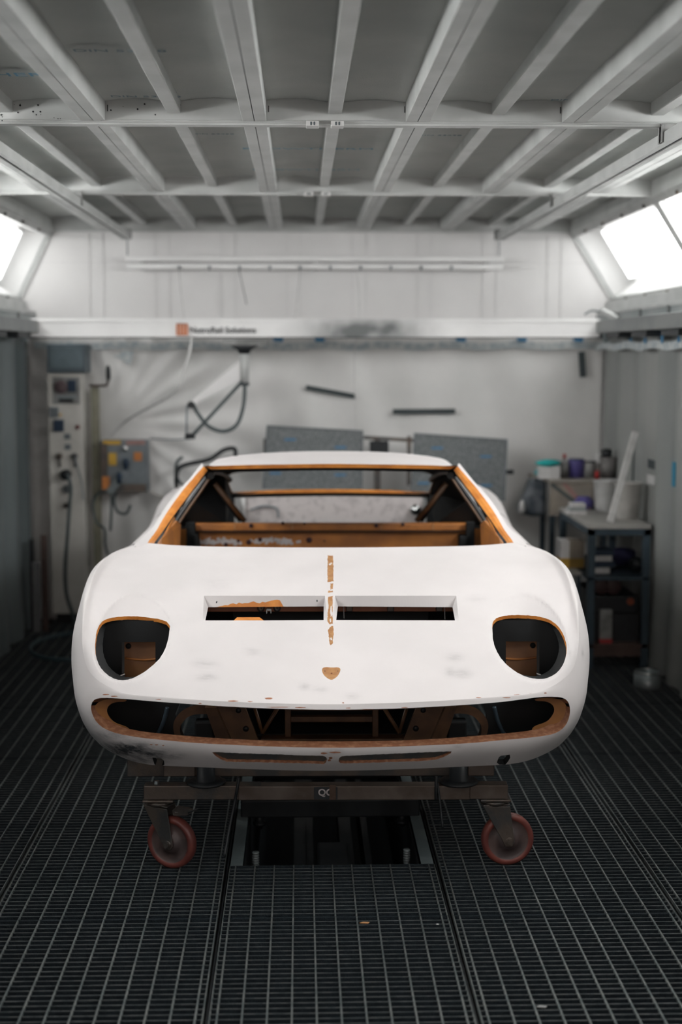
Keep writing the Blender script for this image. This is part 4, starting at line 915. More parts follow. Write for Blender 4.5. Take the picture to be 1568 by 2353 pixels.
for V_ in (VT, VTL):
    a_, b_, c_, d_ = [np.array(v, float) for v in V_]; x0 = min(v[0] for v in V_); x1 = max(v[0] for v in V_)
    OUT = [(x0-3, 1369), (x1+3, 1369), (x1+9, 1429), (x0-7, 1429)]; n = 40
    def sink(px):
        t = (px[:, 1]-1391)/34; q = px.copy(); q[:, 1] = 1372.5+np.clip(t, 0, 1)*52.5; uv = inA(q)
        S_ = A.ev(uv[:, 0], uv[:, 1]); return S_-A.nr(uv[:, 0], uv[:, 1])*(.035*(1-np.clip(t, 0, 1))+.001)[:, None]
    m = MB(); INN = [a_, b_, c_, d_]
    for k in range(4):
        oo = np.array([np.array(OUT[k])+(np.array(OUT[(k+1) % 4])-np.array(OUT[k]))*i/n for i in range(n+1)]); ii = np.array([INN[k]+(INN[(k+1) % 4]-INN[k])*i/n for i in range(n+1)])
        uv = inA(oo); So = A.ev(uv[:, 0], uv[:, 1]); Si = sink(ii)
        rag = [1]*4+[.93,.9,.82,.84,.72,.66,.76,.60,.70,.64,.66,.58,.50,.62,.68,.55,.60,.52,.44,.40,.36,.42,.98]+[1]*30
        for lay in range(2):                           # paint has broken away along the lower edge of the left flap
            fb = np.array([rag[i] if (k == 0 and V_ is VTL) else 1.0 for i in range(n+1)])[:, None]
            Pa = [cl(p) for p in (So if lay == 0 else So+(Si-So)*fb)]; Pb = [cl(p) for p in (So+(Si-So)*fb if lay == 0 else Si)]
            for i in range(n):
                if lay == 1 and fb[i] > .995 and fb[i+1] > .995: continue
                m.add([Pa[i], Pa[i+1], Pb[i+1], Pb[i]], [(0, 1, 2, 3)], 0 if lay == 0 else 2, False)
    m.build('vent_surround', BM, car, fixn=False)
# lower nose
GR = [(760,1631),(880,1629.5),(1000,1624),(1080,1619),(1150,1613.5),(1200,1607),(1240,1601.5),(1278,1600.5),(1297,1604),(1307,1613),(1311,1628),(1309,1648),(1302,1665),(1290,1678),(1272,1687),(1245,1692),(1200,1697),(1150,1701),(1080,1708),(1000,1712),(880,1717),(760,1718.5),(640,1716.5),(520,1711),(440,1707),(370,1700),(320,1695),(270,1686),(240,1675),(222,1660),(212,1642),(208.5,1625),(213,1610),(226,1604),(250,1603.5),(300,1607),(370,1613),(440,1618),(520,1623.5),(640,1629)]
CH = [(778,1749),(780,1742),(786,1737.5),(800,1736.5),(900,1732),(1030,1726.5),(1038,1726),(1036,1731),(1020,1740),(1000,1746),(960,1749),(880,1751.5),(800,1754),(783,1754)]
CHL = [(487,1728.5),(500,1728.5),(560,1731),(640,1733.5),(700,1736),(742,1736.5),(749,1739),(752,1745),(750,1752),(744,1755.5),(700,1754),(620,1752),(540,1751),(521,1750),(508,1745),(497,1738)]
TH = [(1147,1740),(1152,1736.5),(1172,1734),(1173,1741),(1168,1750),(1162,1757),(1148,1757),(1142,1752)]
THL = [(350,1740.5),(371,1743),(377,1748),(378,1757),(370,1762.5),(362,1763.5),(355,1756)]
inB = lambda L: B.inv(fn, L, (-9.2, 9.2))
hB = [(inB(dens(smooth(GR, 1), 4)), .045, 5), (inB(jag(CH, .5, 3.5)), .010, 5), (inB(jag(CHL, .5, 3.5)), .010, 5), (inB(dens(TH, 3)), .02, 1), (inB(dens(THL, 3)), .02, 1)]
mB = []
chipsB = [(1051,1603,11,2),(1085,1597.5,3,1.5),(640,1625,30,1.0),(690,1626,14,1.3),(800,1627,6,1),(460,1616.5,4,1.3),(365,1607,7,1.0),(263,1600,9,1.2),(243,1596,8,1.3),
          (770,1729,14,2),(745,1731,8,2.4),(760,1742,5,3),(757,1747,4,2.5),(348,1711,3.4,1.3),(360,1711.5,4,1.4),(375,1713,3,1.1),(1165,1603,9,1.2),(930,1626,9,1),(850,1630,16,.9),(1218,1592,5,1.6),(1254,1592.5,4,1.4)]
for x, y, rx, ry in chipsB:
    L = [(x+rx*math.cos(t)*random.uniform(.7, 1.2), y+ry*math.sin(t)*random.uniform(.75, 1.2)) for t in np.linspace(0, 2*PI, 13)[:-1]]; mB.append((inB(L), 4))
def arch(yc, zc, R, x=1, n=40):
    return [(yc+R*math.cos(t), zc+R*math.sin(t)) for t in np.linspace(-.20, PI+.20, n)]
yz = lambda S: S[:, 1:3]
for sg in (1, -1):
    ur = (9.3, 12) if sg > 0 else (-12, -9.3)
    L = B.inv(yz, arch(.99, .50, .315), ur); 
    # close well below the edge
    L = [list(p) for p in L]
    hB.append((np.array(L), .03))
vb = np.concatenate([np.linspace(0, 1, 9)[:-1], np.linspace(1, 3, 15)[:-1], np.linspace(3, 5, 19)])
mB_, atB = shell(B, us, vb, hB, mB, None, None, smf, flip=True)
finish(mB_, atB, 'nose_panel', BM, car)
# doors and rear wings
SEC = [
 (1.65, [(.79,.948),(.850,.936),(.893,.862),(.902,.70),(.888,.55),(.84,.43)]),
 (2.10, [(.77,.955),(.838,.945),(.893,.862),(.900,.70),(.886,.55),(.84,.43)]),
 (2.55, [(.74,.985),(.825,.970),(.893,.885),(.902,.70),(.886,.55),(.84,.43)]),
 (2.95, [(.70,1.03),(.815,1.03),(.898,.94),(.912,.72),(.892,.56),(.85,.44)]),
 (3.40, [(.68,1.045),(.79,1.035),(.890,.945),(.915,.74),(.895,.57),(.86,.45)]),
 (3.85, [(.66,1.02),(.75,1.005),(.850,.92),(.875,.74),(.85,.59),(.80,.50)]),
 (4.30, [(.60,.97),(.68,.955),(.765,.88),(.79,.74),(.765,.63),(.70,.56)])]
for sg in (1, -1):
    Cp = Patch([[('q', sg*x, y, z) for x, z in s] for y, s in SEC], sym=False)
    m, at = shell(Cp, np.linspace(.02, 1.98, 24), np.linspace(0, 5, 24), [], [], None, None, None, flip=(sg > 0)); finish(m, at, 'door', BM, car)
    L = Cp.inv(yz, arch(3.45, .50, .325), (2.6, 5.6))
    m, at = shell(Cp, np.linspace(2.02, 6, 48), np.linspace(0, 5, 24), [(L, .03)], [], None, None, None, flip=(sg > 0)); finish(m, at, 'rear_wing', BM, car)
# roof
RF = [[p_(760,1066,1.80), q_(0,2.02,1.281), q_(0,2.28,1.292), q_(0,2.6,1.255), q_(0,2.92,1.165)],
      [p_(860,1067,1.81), q_(.19,2.03,1.279), q_(.19,2.29,1.289), q_(.19,2.6,1.252), q_(.185,2.92,1.163)],
      [p_(960,1068.5,1.85), q_(.37,2.06,1.268), q_(.37,2.31,1.277), q_(.365,2.61,1.242), q_(.36,2.93,1.154)],
      [p_(1025,1070.5,1.89), q_(.495,2.10,1.252), q_(.50,2.34,1.258), q_(.495,2.62,1.226), q_(.475,2.95,1.142)],
      [p_(1049,1071,1.92), q_(.548,2.13,1.232), q_(.558,2.36,1.236), q_(.55,2.64,1.206), q_(.525,2.97,1.125)],
      [q_(.560,1.94,1.213), q_(.585,2.15,1.190), q_(.600,2.38,1.190), q_(.59,2.66,1.165), q_(.56,2.99,1.09)]]
R_ = Patch(RF)
m, at = shell(R_, np.linspace(-5, 5, 61), np.linspace(0, 4, 33), [], [], None, None, None); finish(m, at, 'roof', BM, car)
# rear quarters: white outside, dark inside
for sg in (1, -1):
    QP = Patch([[('q', sg*x, y, z) for x, y, z in r] for r in (
        [(.592,2.62,1.165),(.640,2.62,1.11),(.695,2.62,1.04),(.745,2.62,.99)],
        [(.585,2.75,1.15),(.640,2.76,1.10),(.69,2.76,1.045),(.735,2.76,1.01)],
        [(.575,2.85,1.13),(.63,2.9,1.09),(.67,2.95,1.05),(.705,2.98,1.03)],
        [(.545,3.02,1.085),(.58,3.15,1.06),(.63,3.25,1.045),(.68,3.35,1.045)])], sym=False)
    m, at = shell(QP, np.linspace(0, 3, 16), np.linspace(0, 3, 12), [], [], None, None, None, flip=(sg > 0)); finish(m, at, 'rear_quarter', BM, car)
# windscreen pillars and header: white outside, orange face, black lining
def mir(P): return [Vector((-p.x, p.y, p.z)) for p in P]
def cspl(P, n=8):
    P = np.array([list(p) for p in P]); t = np.linspace(0, len(P)-1, (len(P)-1)*n+1); return [Vector(v) for v in cbasis(len(P), t) @ P]
def ribbon(P, Q, m=0, acc=None):
    a = acc or MB(); n = len(P); b = len(a.V)
    return a.add([cl(p) for p in P]+[cl(q) for q in Q], [(i, i+1, n+i+1, n+i) for i in range(n-1)], m, True)
w0 = [K(*p) for p in ((1056,1064,1.96),(1089,1105,1.84),(1108,1125,1.77),(1136,1160,1.66),(1157,1193,1.55),(1176,1218,1.50),(1216,1255,1.48))]
w1 = [K(*p) for p in ((1052,1071,1.92),(1086,1110,1.80),(1104,1132,1.725),(1131,1169,1.61),(1150,1200,1.50),(1163,1222,1.44),(1179,1244,1.375))]
w2 = [K(*p) for p in ((1043,1080,1.92),(1069,1115,1.80),(1085,1136,1.725),(1111,1171,1.61),(1133,1202,1.50),(1149,1225,1.44),(1164,1245,1.385))]
w3 = [K(*p) for p in ((1041,1083,1.93),(1067,1117,1.81),(1083,1138,1.735),(1109,1173,1.62),(1131,1204,1.51),(1144,1228,1.45),(1157,1246,1.40))]
w0.append(K(1216,1266,1.49)); w1.append(K(1179,1254,1.39)); w2.append(K(1164,1254,1.40)); w3.append(K(1157,1254,1.41))
w4 = [p+Vector((.016, .030, -.002)) for p in w3]; w5 = [p+Vector((-.006, .045, -.010)) for p in w0]
for sg in (1, -1):
    f = (lambda P: cspl(P)) if sg > 0 else (lambda P: cspl(mir(P)))
    a = MB(); ribbon(f(w0), f(w1), 0, a); ribbon(f(w5), f(w0), 0, a); ribbon(f(w5), f(w4), 1, a)
    po = a.build('windscreen_pillar', [M_BODY, M_RUBBER], car)
    e1 = [p+(q-p)*.5+Vector((0, -.004, .002)) for p, q in zip(w1, w2)]
    a = MB(); ribbon(f(w1), f(e1), 0, a); ribbon(f(e1), f(w2), 0, a); a.build('pillar_flange', M_ORANGE, po)
    a = MB(); ribbon(f(w2), f(w3), 0, a); ribbon(f(w3), f(w4), 0, a); a.build('pillar_lining', M_RUBBER, po)
h1_ = [K(*p) for p in ((760,1066,1.80),(860,1067,1.81),(960,1068.5,1.85),(1025,1070.5,1.89),(1049,1071,1.92))]
h2_ = [K(*p) for p in ((760,1075,1.805),(860,1075.5,1.815),(960,1077,1.855),(1020,1078,1.895),(1037,1078,1.92))]
h3_ = [K(*p) for p in ((760,1081,1.825),(860,1082,1.835),(960,1084,1.875),(1012,1085,1.915),(1030,1084,1.94))]
h4_ = [p+Vector((0, .06, -.004)) for p in h3_]
full = lambda P: cspl(mir(P)[::-1][:-1]+P)
a = MB(); ribbon(full(h1_), full(h2_), 0, a); hd = a.build('header_flange', M_ORANGE, car)
a = MB(); ribbon(full(h2_), full(h3_), 0, a); ribbon(full(h3_), full(h4_), 0, a); a.build('header_lining', M_RUBBER, hd)
# dark cant rails and roof rear frame, window frames
def ctube(name, pts, r, m, par=None, n=8): return MB().tube([cl(p) for p in pts], r, n).build(name, m, par or car)
for sg in (1, -1):
    g = lambda x, y, z: (sg*x, y, z)
    ctube('cant_rail', [g(.535, 1.97, 1.205), g(.555, 2.2, 1.20), g(.545, 2.6, 1.165), g(.52, 2.95, 1.10)], .016, M_RUBBER)
    P1 = K(1033, 1091, 2.16); P2 = K(1059, 1130, 2.14); P3 = K(1086, 1168, 2.12); P4 = K(1111, 1206, 2.10)
    pts = [(sg*p.x, p.y, p.z) for p in (P1, P2, P3, P4)]; ctube('door_window_frame', pts, .006, M_BROWN)
    pts = [(sg*p.x, p.y, p.z) for p in (K(1040, 1091, 2.17), K(1068, 1130, 2.15), K(1095, 1169, 2.13), K(1119, 1206, 2.11), K(1128, 1222, 2.10))]; ctube('window_seal', pts, .0115, M_RUBBER)
    # inner quarter panel, dark
    a = MB(); PT = [K(*p) for p in ((1040,1084,2.55),(1003,1084,2.75),(1002,1094,2.9),(987,1136,3.05),(995,1150,3.05),(1000,1205,2.66),(1108,1208,2.62),(1075,1150,2.58))]
    a.prism([cl((sg*p.x, p.y, p.z)) for p in PT], WM[car].to_3x3() @ Vector((sg*.012, 0, 0))).build('inner_quarter_panel', M_INNER, car)
    a = MB().bar(cl((sg*.50, 2.6, 1.13)), cl((sg*.60, 2.70, .90)), .02, .02)
    s1 = K(1026, 1112, 2.62); s2 = K(958, 1197, 2.66)
    ctube('diagonal_strut', [(sg*s1.x, s1.y, s1.z), (sg*s2.x, s2.y, s2.z)], .013, M_BROWN); ctube('strut_lining', [(sg*s1.x, s1.y+.03, s1.z), (sg*(s2.x+.02), s2.y+.03, s2.z)], .016, M_RUBBER)
    s1 = K(1003, 1092, 2.93); s2 = K(988, 1133, 3.0); MB().tube([cl((sg*s1.x, s1.y, s1.z)), cl((sg*s2.x, s2.y, s2.z))], .006, 8).build('rear_window_edge', M_TAN, car)
    PT = [K(*p) for p in ((1113,1196,1.95),(1148,1236,1.62),(1158,1249,1.60),(1150,1262,1.60),(1106,1262,1.9),(1104,1205,1.95))]
    MB().prism([cl((sg*p.x, p.y, p.z)) for p in PT], WM[car].to_3x3() @ Vector((sg*.01, .01, 0))).build('cowl_side_panel', M_BULK, car)
    s1 = K(1120, 1190, 1.9); ctube('side_trim_lip', [(sg*s1.x, s1.y, s1.z), (sg*K(1142, 1225, 1.72).x, 1.72, K(1142, 1225, 1.72).z)], .007, M_ORANGE)
# bulkhead behind the seats
def kq(name, pts, th, m, par=None, bev=0):
    return MB().prism([cl(p) for p in pts], WM[car].to_3x3() @ Vector(th)).build(name, m, par or car, bevel=bev)
zt = K(760, 1200, 2.6).z; zm = K(760, 1217, 2.58).z
bh = kq('bulkhead', [(-.745, 2.6, .46), (.745, 2.6, .46), (.745, 2.6, zm), (-.745, 2.6, zm)], (0, .02, 0), M_BULK)
MB().box(0, 0, 0, 0, 0, 0); a = MB(); c8 = [(-.70, 2.56), (.70, 2.56), (.70, 2.63), (-.70, 2.63)]
kq('bulkhead_rail', [(x, y, zm-.004) for x, y in c8], (0, 0, zt-zm), M_BULK, None, .006)
kq('painted_rail_shadow', [(-.70, 2.555, zm-.008), (.70, 2.555, zm-.008), (.70, 2.60, zm-.008), (-.70, 2.60, zm-.008)], (0, 0, .004), M_RUBBER)  # black strip painting the shadow below the bulkhead rail
for px in (540, 576, 672, 877, 996): 
    p = K(px, 1208, 2.555); kq('rail_joint', [(p.x-.003, 2.557, zm), (p.x+.003, 2.557, zm), (p.x+.003, 2.557, zt), (p.x-.003, 2.557, zt)], (0, -.002, 0), M_TAN)
for px, py, r in ((577,1208,.010),(519,1251,.010),(548,1243,.008),(572,1246,.013),(598,1240,.011),(711,1241,.014),(746,1243,.005),(865,1208,.010),(650,1202,.008),(700,1203,.006),(926,1205,.009)):
    yy = 2.555 if py < 1218 else 2.598; p = K(px, py, yy); MB().lathe(cl((p.x, yy, p.z)), [(r, 0), (r, -.002), (0, -.002)], 16, 'Y').build('dark_rivet_spot', M_SPOT, bh)
a = MB()
for k in range(150):
    px = random.choice([random.gauss(480, 22), random.gauss(520, 20), random.gauss(655, 12), random.gauss(605, 18)]); p = K(px, random.gauss(1244, 3.2), 2.597); r = random.uniform(.002, .007)
    a.lathe(cl((p.x, 2.598, p.z)), [(r*1.6, 0), (r, -.0015), (0, -.0015)], 6, 'Y')
a.build('flaked_white_paint', M_WPANEL, bh)['kind'] = 'stuff'
for px in (1072,):
    p = K(px, 1243, 2.5); kq('hinge_block', [(p.x-.035, 2.5, p.z-.04), (p.x+.03, 2.5, p.z-.04), (p.x+.03, 2.5, p.z+.025), (p.x-.035, 2.5, p.z+.025)], (0, .08, 0), M_INNER, None, .008)
p = K(440, 1240, 2.5); kq('hinge_block', [(p.x-.03, 2.5, p.z-.05), (p.x+.04, 2.5, p.z-.05), (p.x+.03, 2.5, p.z+.03), (p.x-.02, 2.5, p.z+.03)], (0, .08, 0), M_INNER, None, .008)
for sg in (1, -1):
    kq('seat_belt_post', [(sg*.66, 2.50, .5), (sg*.70, 2.50, .5), (sg*.70, 2.50, .93), (sg*.66, 2.50, .93)], (0, .05, 0), M_INNER)
# rear window crossbars and the pale inner tail panel
zz = lambda py, y: K(760, py, y).z
ctube('rear_cross_tube', [(K(524, 1137, 3.1).x, 3.1, zz(1138, 3.1)), (0, 3.12, zz(1134, 3.12)), (K(1000, 1137, 3.1).x, 3.1, zz(1138, 3.1))], .014, M_RUBBER)
c9 = [K(x, y, 3.12) for x, y in ((530,1131.5),(640,1126),(760,1124),(880,1126),(995,1131.5))]; c10 = [K(x, y, 3.09) for x, y in ((530,1135.5),(640,1133),(760,1132),(880,1133),(995,1135.5))]
a = MB(); ribbon(cspl(c9), cspl(c10), 0, a); ribbon(cspl([p+Vector((0, .06, -.01)) for p in c9]), cspl(c9), 0, a); a.build('rear_window_sill', M_ORANGE, car)
z0, z1 = zz(1200, 3.9), zz(1137, 3.9)
x0, x1 = K(556, 1160, 3.9).x, K(972, 1160, 3.9).x
tp = kq('tail_inner_panel', [(x0, 3.9, z0-.1), (x1, 3.9, z0-.1), (x1, 3.9, z1), (x0, 3.9, z1)], (0, .02, 0), M_WPANEL, None, .004)
ctube('panel_edge_post', [(x0+.01, 3.88, z0), (x0+.01, 3.88, z1)], .012, M_WHITE, tp)
ctube('panel_cable', [K(575,1172,3.88), K(605,1163,3.88), K(635,1168,3.88), K(640,1190,3.88)], .006, M_GREYB, tp)
p = K(955, 1172, 3.86); MB().lathe(cl((p.x, 3.86, p.z)), [(.03, .03), (.03, 0), (0, -.01)], 16, 'Y').build('round_fitting', M_CHROME, tp)
for sg in (1, -1): kq('tail_inner_side', [(sg*.56, 3.9, z0-.1), (sg*.80, 3.6, z0-.1), (sg*.78, 3.6, z1+.02), (sg*.56, 3.9, z1)], (sg*.01, .01, 0), M_INNER)
for sg in (1, -1): kq('engine_bay_side', [(sg*.60, 2.7, .5), (sg*.66, 3.6, .5), (sg*.66, 3.6, 1.0), (sg*.60, 2.7, .93)], (sg*.01, 0, 0), M_INNER)
p = K(498, 1182, 2.9); MB().lathe(cl(p), [(0, .05), (.02, .045), (.028, 0), (.022, -.04), (0, -.05)], 16).build('bright_bracket', M_STEELL, car)
M_VBAR = mat('rust_brown_vent_bar', (.42, .17, .09), .5, col2=(.34, .13, .07), scale=14)
M_WING = mat('orange_inner_wing', (.30, .125, .03), .5, col2=(.21, .085, .025), scale=8)
# structure seen through the grille, vents and lamps
def kb(name, x0, x1, y0, y1, z0, z1, m, par=None, bev=.003):
    a = MB(); a.box(x0, x1, y0, y1, z0, z1); a.V = [cl(v) for v in a.V]; return a.build(name, m, par or car, bevel=bev)
def kz(px, py, y): return K(px, py, y)
yg = .40
def plate(name, pxs, y, th, m, mirror=True, bev=0):
    for sg in ((1, -1) if mirror else (1,)):
        PT = [K(a_, b_, y) for a_, b_ in pxs]; kq(name, [(sg*p.x, p.y, p.z) for p in PT], (0, th, 0), m, None, bev)
kb('lower_crossmember', K(600, 1700, .36).x, K(930, 1700, .36).x, .36, .42, K(760, 1708, .36).z, K(760, 1698, .36).z, M_BROWN)
kb('radiator_beam', K(664, 1650, yg).x, K(866, 1650, yg).x, yg, yg+.03, K(760, 1660, yg).z, K(760, 1647, yg).z, M_BROWN)
kb('radiator_beam', K(664, 1630, yg).x, K(866, 1630, yg).x, yg, yg+.03, K(760, 1633, yg).z, K(760, 1615, yg).z, M_BROWN)
for x in (655, 856): kb('radiator_upright', K(x, 1650, yg).x, K(x+14, 1650, yg).x, yg-.01, yg+.03, K(760, 1700, yg).z, K(760, 1610, yg).z, M_BROWN)
kb('fan_shroud', -.16, .16, .55, .58, .46, .66, M_INNER); kb('dark_floor_sheet', -.37, .37, .42, 1.1, .44, .45, M_INNER); kb('dark_rear_sheet', -.60, .60, 1.08, 1.10, .44, .93, M_INNER)  # undertray and firewall sheets added black so the grille mouth stays dark
plate('chassis_leg', [(958,1625),(1020,1625),(985,1706),(925,1706)], .34, .02, M_BROWN)
plate('chassis_leg_outer', [(1024,1625),(1050,1625),(1022,1706),(990,1706)], .36, .05, M_BROWN)
for sg in (1, -1):
    for px, py, r in ((973,1632,.009),(956,1674,.010)):
        p = K(px, py, .338); MB().lathe(cl((sg*p.x, p.y, p.z)), [(r, 0), (r, -.002), (0, -.002)], 18, 'Y').build('lightening_hole', M_RUBBER, car)
    p, q, r = K(935, 1628, .36), K(918, 1684, .36), K(884, 1628, .36)
    ctube('v_strut', [(sg*p.x, p.y, p.z), (sg*q.x, q.y, q.z)], .006, M_BROWN); ctube('v_strut', [(sg*r.x, r.y, r.z), (sg*q.x, q.y, q.z)], .007, M_BROWN)
    kq('mount_bracket', [(sg*K(1030, 1658, .42).x, .42, K(1030, 1658, .42).z), (sg*K(1074, 1658, .42).x, .42, K(1074, 1658, .42).z), (sg*K(1074, 1706, .42).x, .42, K(1074, 1712, .42).z), (sg*K(1030, 1706, .42).x, .42, K(1030, 1712, .42).z)], (0, .06, 0), M_INNER, None, .006)
    # arched brace and black sheet added to keep the grille corners dark
    AP = [K(x, y, .44) for x, y in ((1036,1612),(1064,1618),(1092,1626),(1112,1642),(1122,1662),(1120,1685),(1110,1706))]; AQ = [K(x, y, .44) for x, y in ((1042,1640),(1066,1640),(1086,1645),(1098,1655),(1106,1668),(1106,1685),(1098,1706))]
    a = MB(); ribbon(cspl([Vector((sg*p.x, p.y, p.z)) for p in AP]), cspl([Vector((sg*p.x, p.y, p.z)) for p in AQ]), 0, a); ribbon(cspl([Vector((sg*p.x, p.y, p.z)) for p in AQ]), cspl([Vector((sg*p.x, p.y+.05, p.z)) for p in AQ]), 0, a); a.build('arched_brace', M_BROWN, car)
    kq('dark_corner_sheet', [(sg*K(1112, 1700, .47).x, .47, .40), (sg*.86, .47, .46), (sg*.83, .47, .60), (sg*.50, .47, .60), (sg*K(1118, 1640, .47).x, .47, K(1118, 1640, .47).z)], (0, .01, 0), M_INNER)
    ctube('brake_duct', [(sg*K(1136, 1624, .40).x, .40, K(1136, 1624, .40).z), (sg*K(1146, 1660, .40).x, .40, K(1146, 1660, .40).z), (sg*K(1166, 1700, .40).x, .40, K(1166, 1700, .40).z)], .007, M_TFRAME)
    # flat orange end plate inside the grille mouth
    OP = [(1228,1606),(1256,1603),(1290,1607),(1306,1625),(1304,1650),(1288,1675),(1225,1692),(1222,1676),(1230,1668),(1256,1660),(1268,1648),(1276,1632),(1270,1618),(1254,1611),(1232,1611)]
    PT = [K(a_, b_, .165) for a_, b_ in smooth(OP, 2)]; kq('grille_end_plate', [(sg*p.x, p.y, p.z) for p in PT], (0, .004, 0), M_WING)
    # headlamp bucket: dark shell with a window onto an orange inner wing
    hl = (h1 if sg > 0 else h2); S0 = A.ev(hl[:, 0], hl[:, 1]); N0 = A.nr(hl[:, 0], hl[:, 1]); S0 = S0-N0*(.014+dispA(hl, S0))[:, None]; c0 = S0.mean(0); bx = []
    for dd, sc_ in ((0, 1.03), (.05, 1.02), (.13, .98)):
        Q0 = c0+(S0-c0)*sc_+np.array([0, dd, -.10*dd]); bx.append([cl(q) for q in Q0])
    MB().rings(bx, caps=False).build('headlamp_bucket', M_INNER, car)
    yb = .535; W_ = [K(1163, 1474, yb), K(1240, 1474, yb), K(1240, 1580, yb), K(1163, 1580, yb)]; O_ = [K(1110, 1425, yb), K(1318, 1425, yb), K(1318, 1600, yb), K(1110, 1600, yb)]
    a = MB(); a.add([cl((sg*p.x, p.y, p.z)) for p in W_+O_], [(0, 1, 5, 4), (1, 2, 6, 5), (2, 3, 7, 6), (3, 0, 4, 7)]); a.build('bucket_back_plate', M_INNER, car)
    I_ = [K(1150, 1470, .60), K(1234, 1470, .60), K(1234, 1590, .57), K(1150, 1590, .57)]; ip = kq('inner_wing', [(sg*p.x, p.y, p.z) for p in I_], (0, .004, 0), M_WING)
    p = K(1225, 1483, .59); MB().lathe(cl((sg*p.x, .59, p.z)), [(.010, 0), (.010, -.002), (0, -.002)], 14, 'Y').build('bolt_hole', M_INNER, ip)
    r_ = [K(1152, 1512, .585), K(1190, 1515, .585), K(1232, 1511, .585)]; MB().tube([cl((sg*p.x, p.y, p.z)) for p in r_], .004, 6).build('swage_line', M_BULK, ip)
    r_ = [K(1233, 1548, .53), K(1245, 1553, .525), K(1238, 1562, .52), K(1240, 1575, .52)]; MB().tube([cl((sg*p.x, p.y, p.z)) for p in r_], .006, 6).build('lamp_bracket', M_CHROME, car)
    # behind the vents
    vb0, vb1 = (K(776, 1393, .735).x, K(1046, 1393, .735).x); z0_, z1_ = K(900, 1405.5, .735).z, K(900, 1384, .735).z
    kb('vent_crossbar', *sorted((sg*vb0, sg*vb1)), .735, .75, z0_, z1_, M_VBAR)
    kb('hood_box', *sorted((sg*.0, sg*.36)), .80, .82, .55, .90, M_INNER)
    kb('lower_hood_box', *sorted((sg*.0, sg*.36)), .50, .82, .70, .705, M_INNER)
for px in (803, 898, 1010): p = K(px, 1397, .725); kb('weld_bracket', p.x-.012, p.x+.012, .715, .73, p.z-.012, p.z+.012, M_STEEL)
for px, h in ((790, 20), (1022, 22)): p = K(px, 1392, .71); q = K(px+1, 1392+h+9, .70); MB().tube([cl(p), cl(q)], .0012, 6).build('wire', M_WHITE, car)
for px in (600, 637): p = K(px, 1398, .725); MB().lathe(cl(p), [(.014, .004), (.013, -.004), (.006, -.006), (0, -.003)], 9, 'Y').build('worn_bracket', M_STEEL, car)
p = K(618, 1402, .70); kb('white_latch', p.x-.009, p.x+.009, .695, .71, p.z-.002, p.z+.006, M_WHITE); kb('white_latch_leg', p.x-.009, p.x-.006, .695, .71, p.z-.012, p.z, M_WHITE); kb('white_latch_leg', p.x+.006, p.x+.009, .695, .71, p.z-.012, p.z, M_WHITE)
pl = [K(533, 1430, .56), K(545, 1418.5, .60), K(597, 1418.5, .60), K(612, 1430, .56)]; kq('orange_bracket', pl, (0, .01, -.004), M_ORANGE)
for px, py in ((498, 1384), (729, 1381)):
    p = K(px, py, .60); MB().lathe(cl((p.x, p.y-.006, p.z+.0)), [(.0022, .02), (.0022, 0), (0, 0)], 10, 'Y').build('screw_hole', M_RUBBER, car)
# badge screw holes
for px, py, r in ((762,1545,.003),(747,1540,.0018),(777,1540,.0018),(762,1560,.002)):
    p = K(px, py, .158); n_ = Vector((0, -.42, .9)); u_, v_ = A.inv(kproj, [(px, py)], (-9, 9))[0]; s_ = A.ev([u_], [v_])[0]; nn = A.nr([u_], [v_])[0]
    c_ = Vector(s_)-Vector(nn)*.0045; MB().cyl(cl(c_), cl(c_+Vector(nn)*.0022), r, r*.8, 12).build('badge_hole', M_CHIP if py == 1545 else M_SPOT, car)
for px, py in ((1191.5, 1246.5), (328, 1249)):
    u_, v_ = A.inv(kproj, [(px, py)], (-9, 9))[0]; s_ = A.ev([u_], [v_])[0]; nn = A.nr([u_], [v_])[0]; MB().cyl(cl(Vector(s_)-Vector(nn)*.002), cl(Vector(s_)+Vector(nn)*.001), .0035, None, 12).build('drain_hole', M_RUBBER, car)
# floor pan and sills so the body is closed underneath behind the front wheels
kb('floor_pan', -.82, .82, 1.45, 2.6, .425, .435, M_INNER)

# ------------------------------------------------------------------ dolly
dol = thing('body_dolly', 'steel dolly with red brown castor wheels under the car body', 'dolly', CO+(WM[car].to_3x3() @ Vector((0, .36, 0))), -CAR)
def db(name, x0, x1, y0, y1, z0, z1, m, par=None, bev=.003):
    a = MB().box(x0, x1, y0, y1, z0, z1); a.V = [cl(v) for v in a.V]; return a.build(name, m, par or dol, bevel=bev)
yd = .335; zt_, zb_ = K(760, 1806, yd).z, K(760, 1838, yd).z
xl, xm, xr = K(330, 1820, yd).x, K(548, 1820, yd).x, K(1168, 1820, yd).x
db('beam_sleeve', xl, K(600, 1820, yd).x, yd-.001, yd+.052, zb_+.001, zt_+.001, M_STEEL)
bm_ = db('front_beam', xm, K(1080, 1820, yd).x, yd-.004, yd+.05, zb_, zt_, M_STEELB); db('beam_end', K(1080, 1820, yd).x, xr, yd-.001, yd+.052, zb_+.001, zt_+.001, M_STEELB)
p = K(360, 1791, yd+.02); MB().cyl(cl((p.x, yd+.025, zt_)), cl((p.x, yd+.025, zt_+.012)), .011, .009, 6, sm=False).build('shiny_bolt', M_CHROME, dol)
st = db('sticker', K(722, 1820, yd).x, K(776, 1820, yd).x, yd-.006, yd-.0042, zb_+.003, zt_-.002, M_INK, None, .001)
Mt = WM[car] @ Matrix.Translation(Vector((K(748, 1820, yd).x, yd-.0075, K(748, 1820, yd).z))) @ RX
text('QC', 'sticker_lettering', M_WPANEL, Mt, .032, st, ext=.0003, bold=.0008)
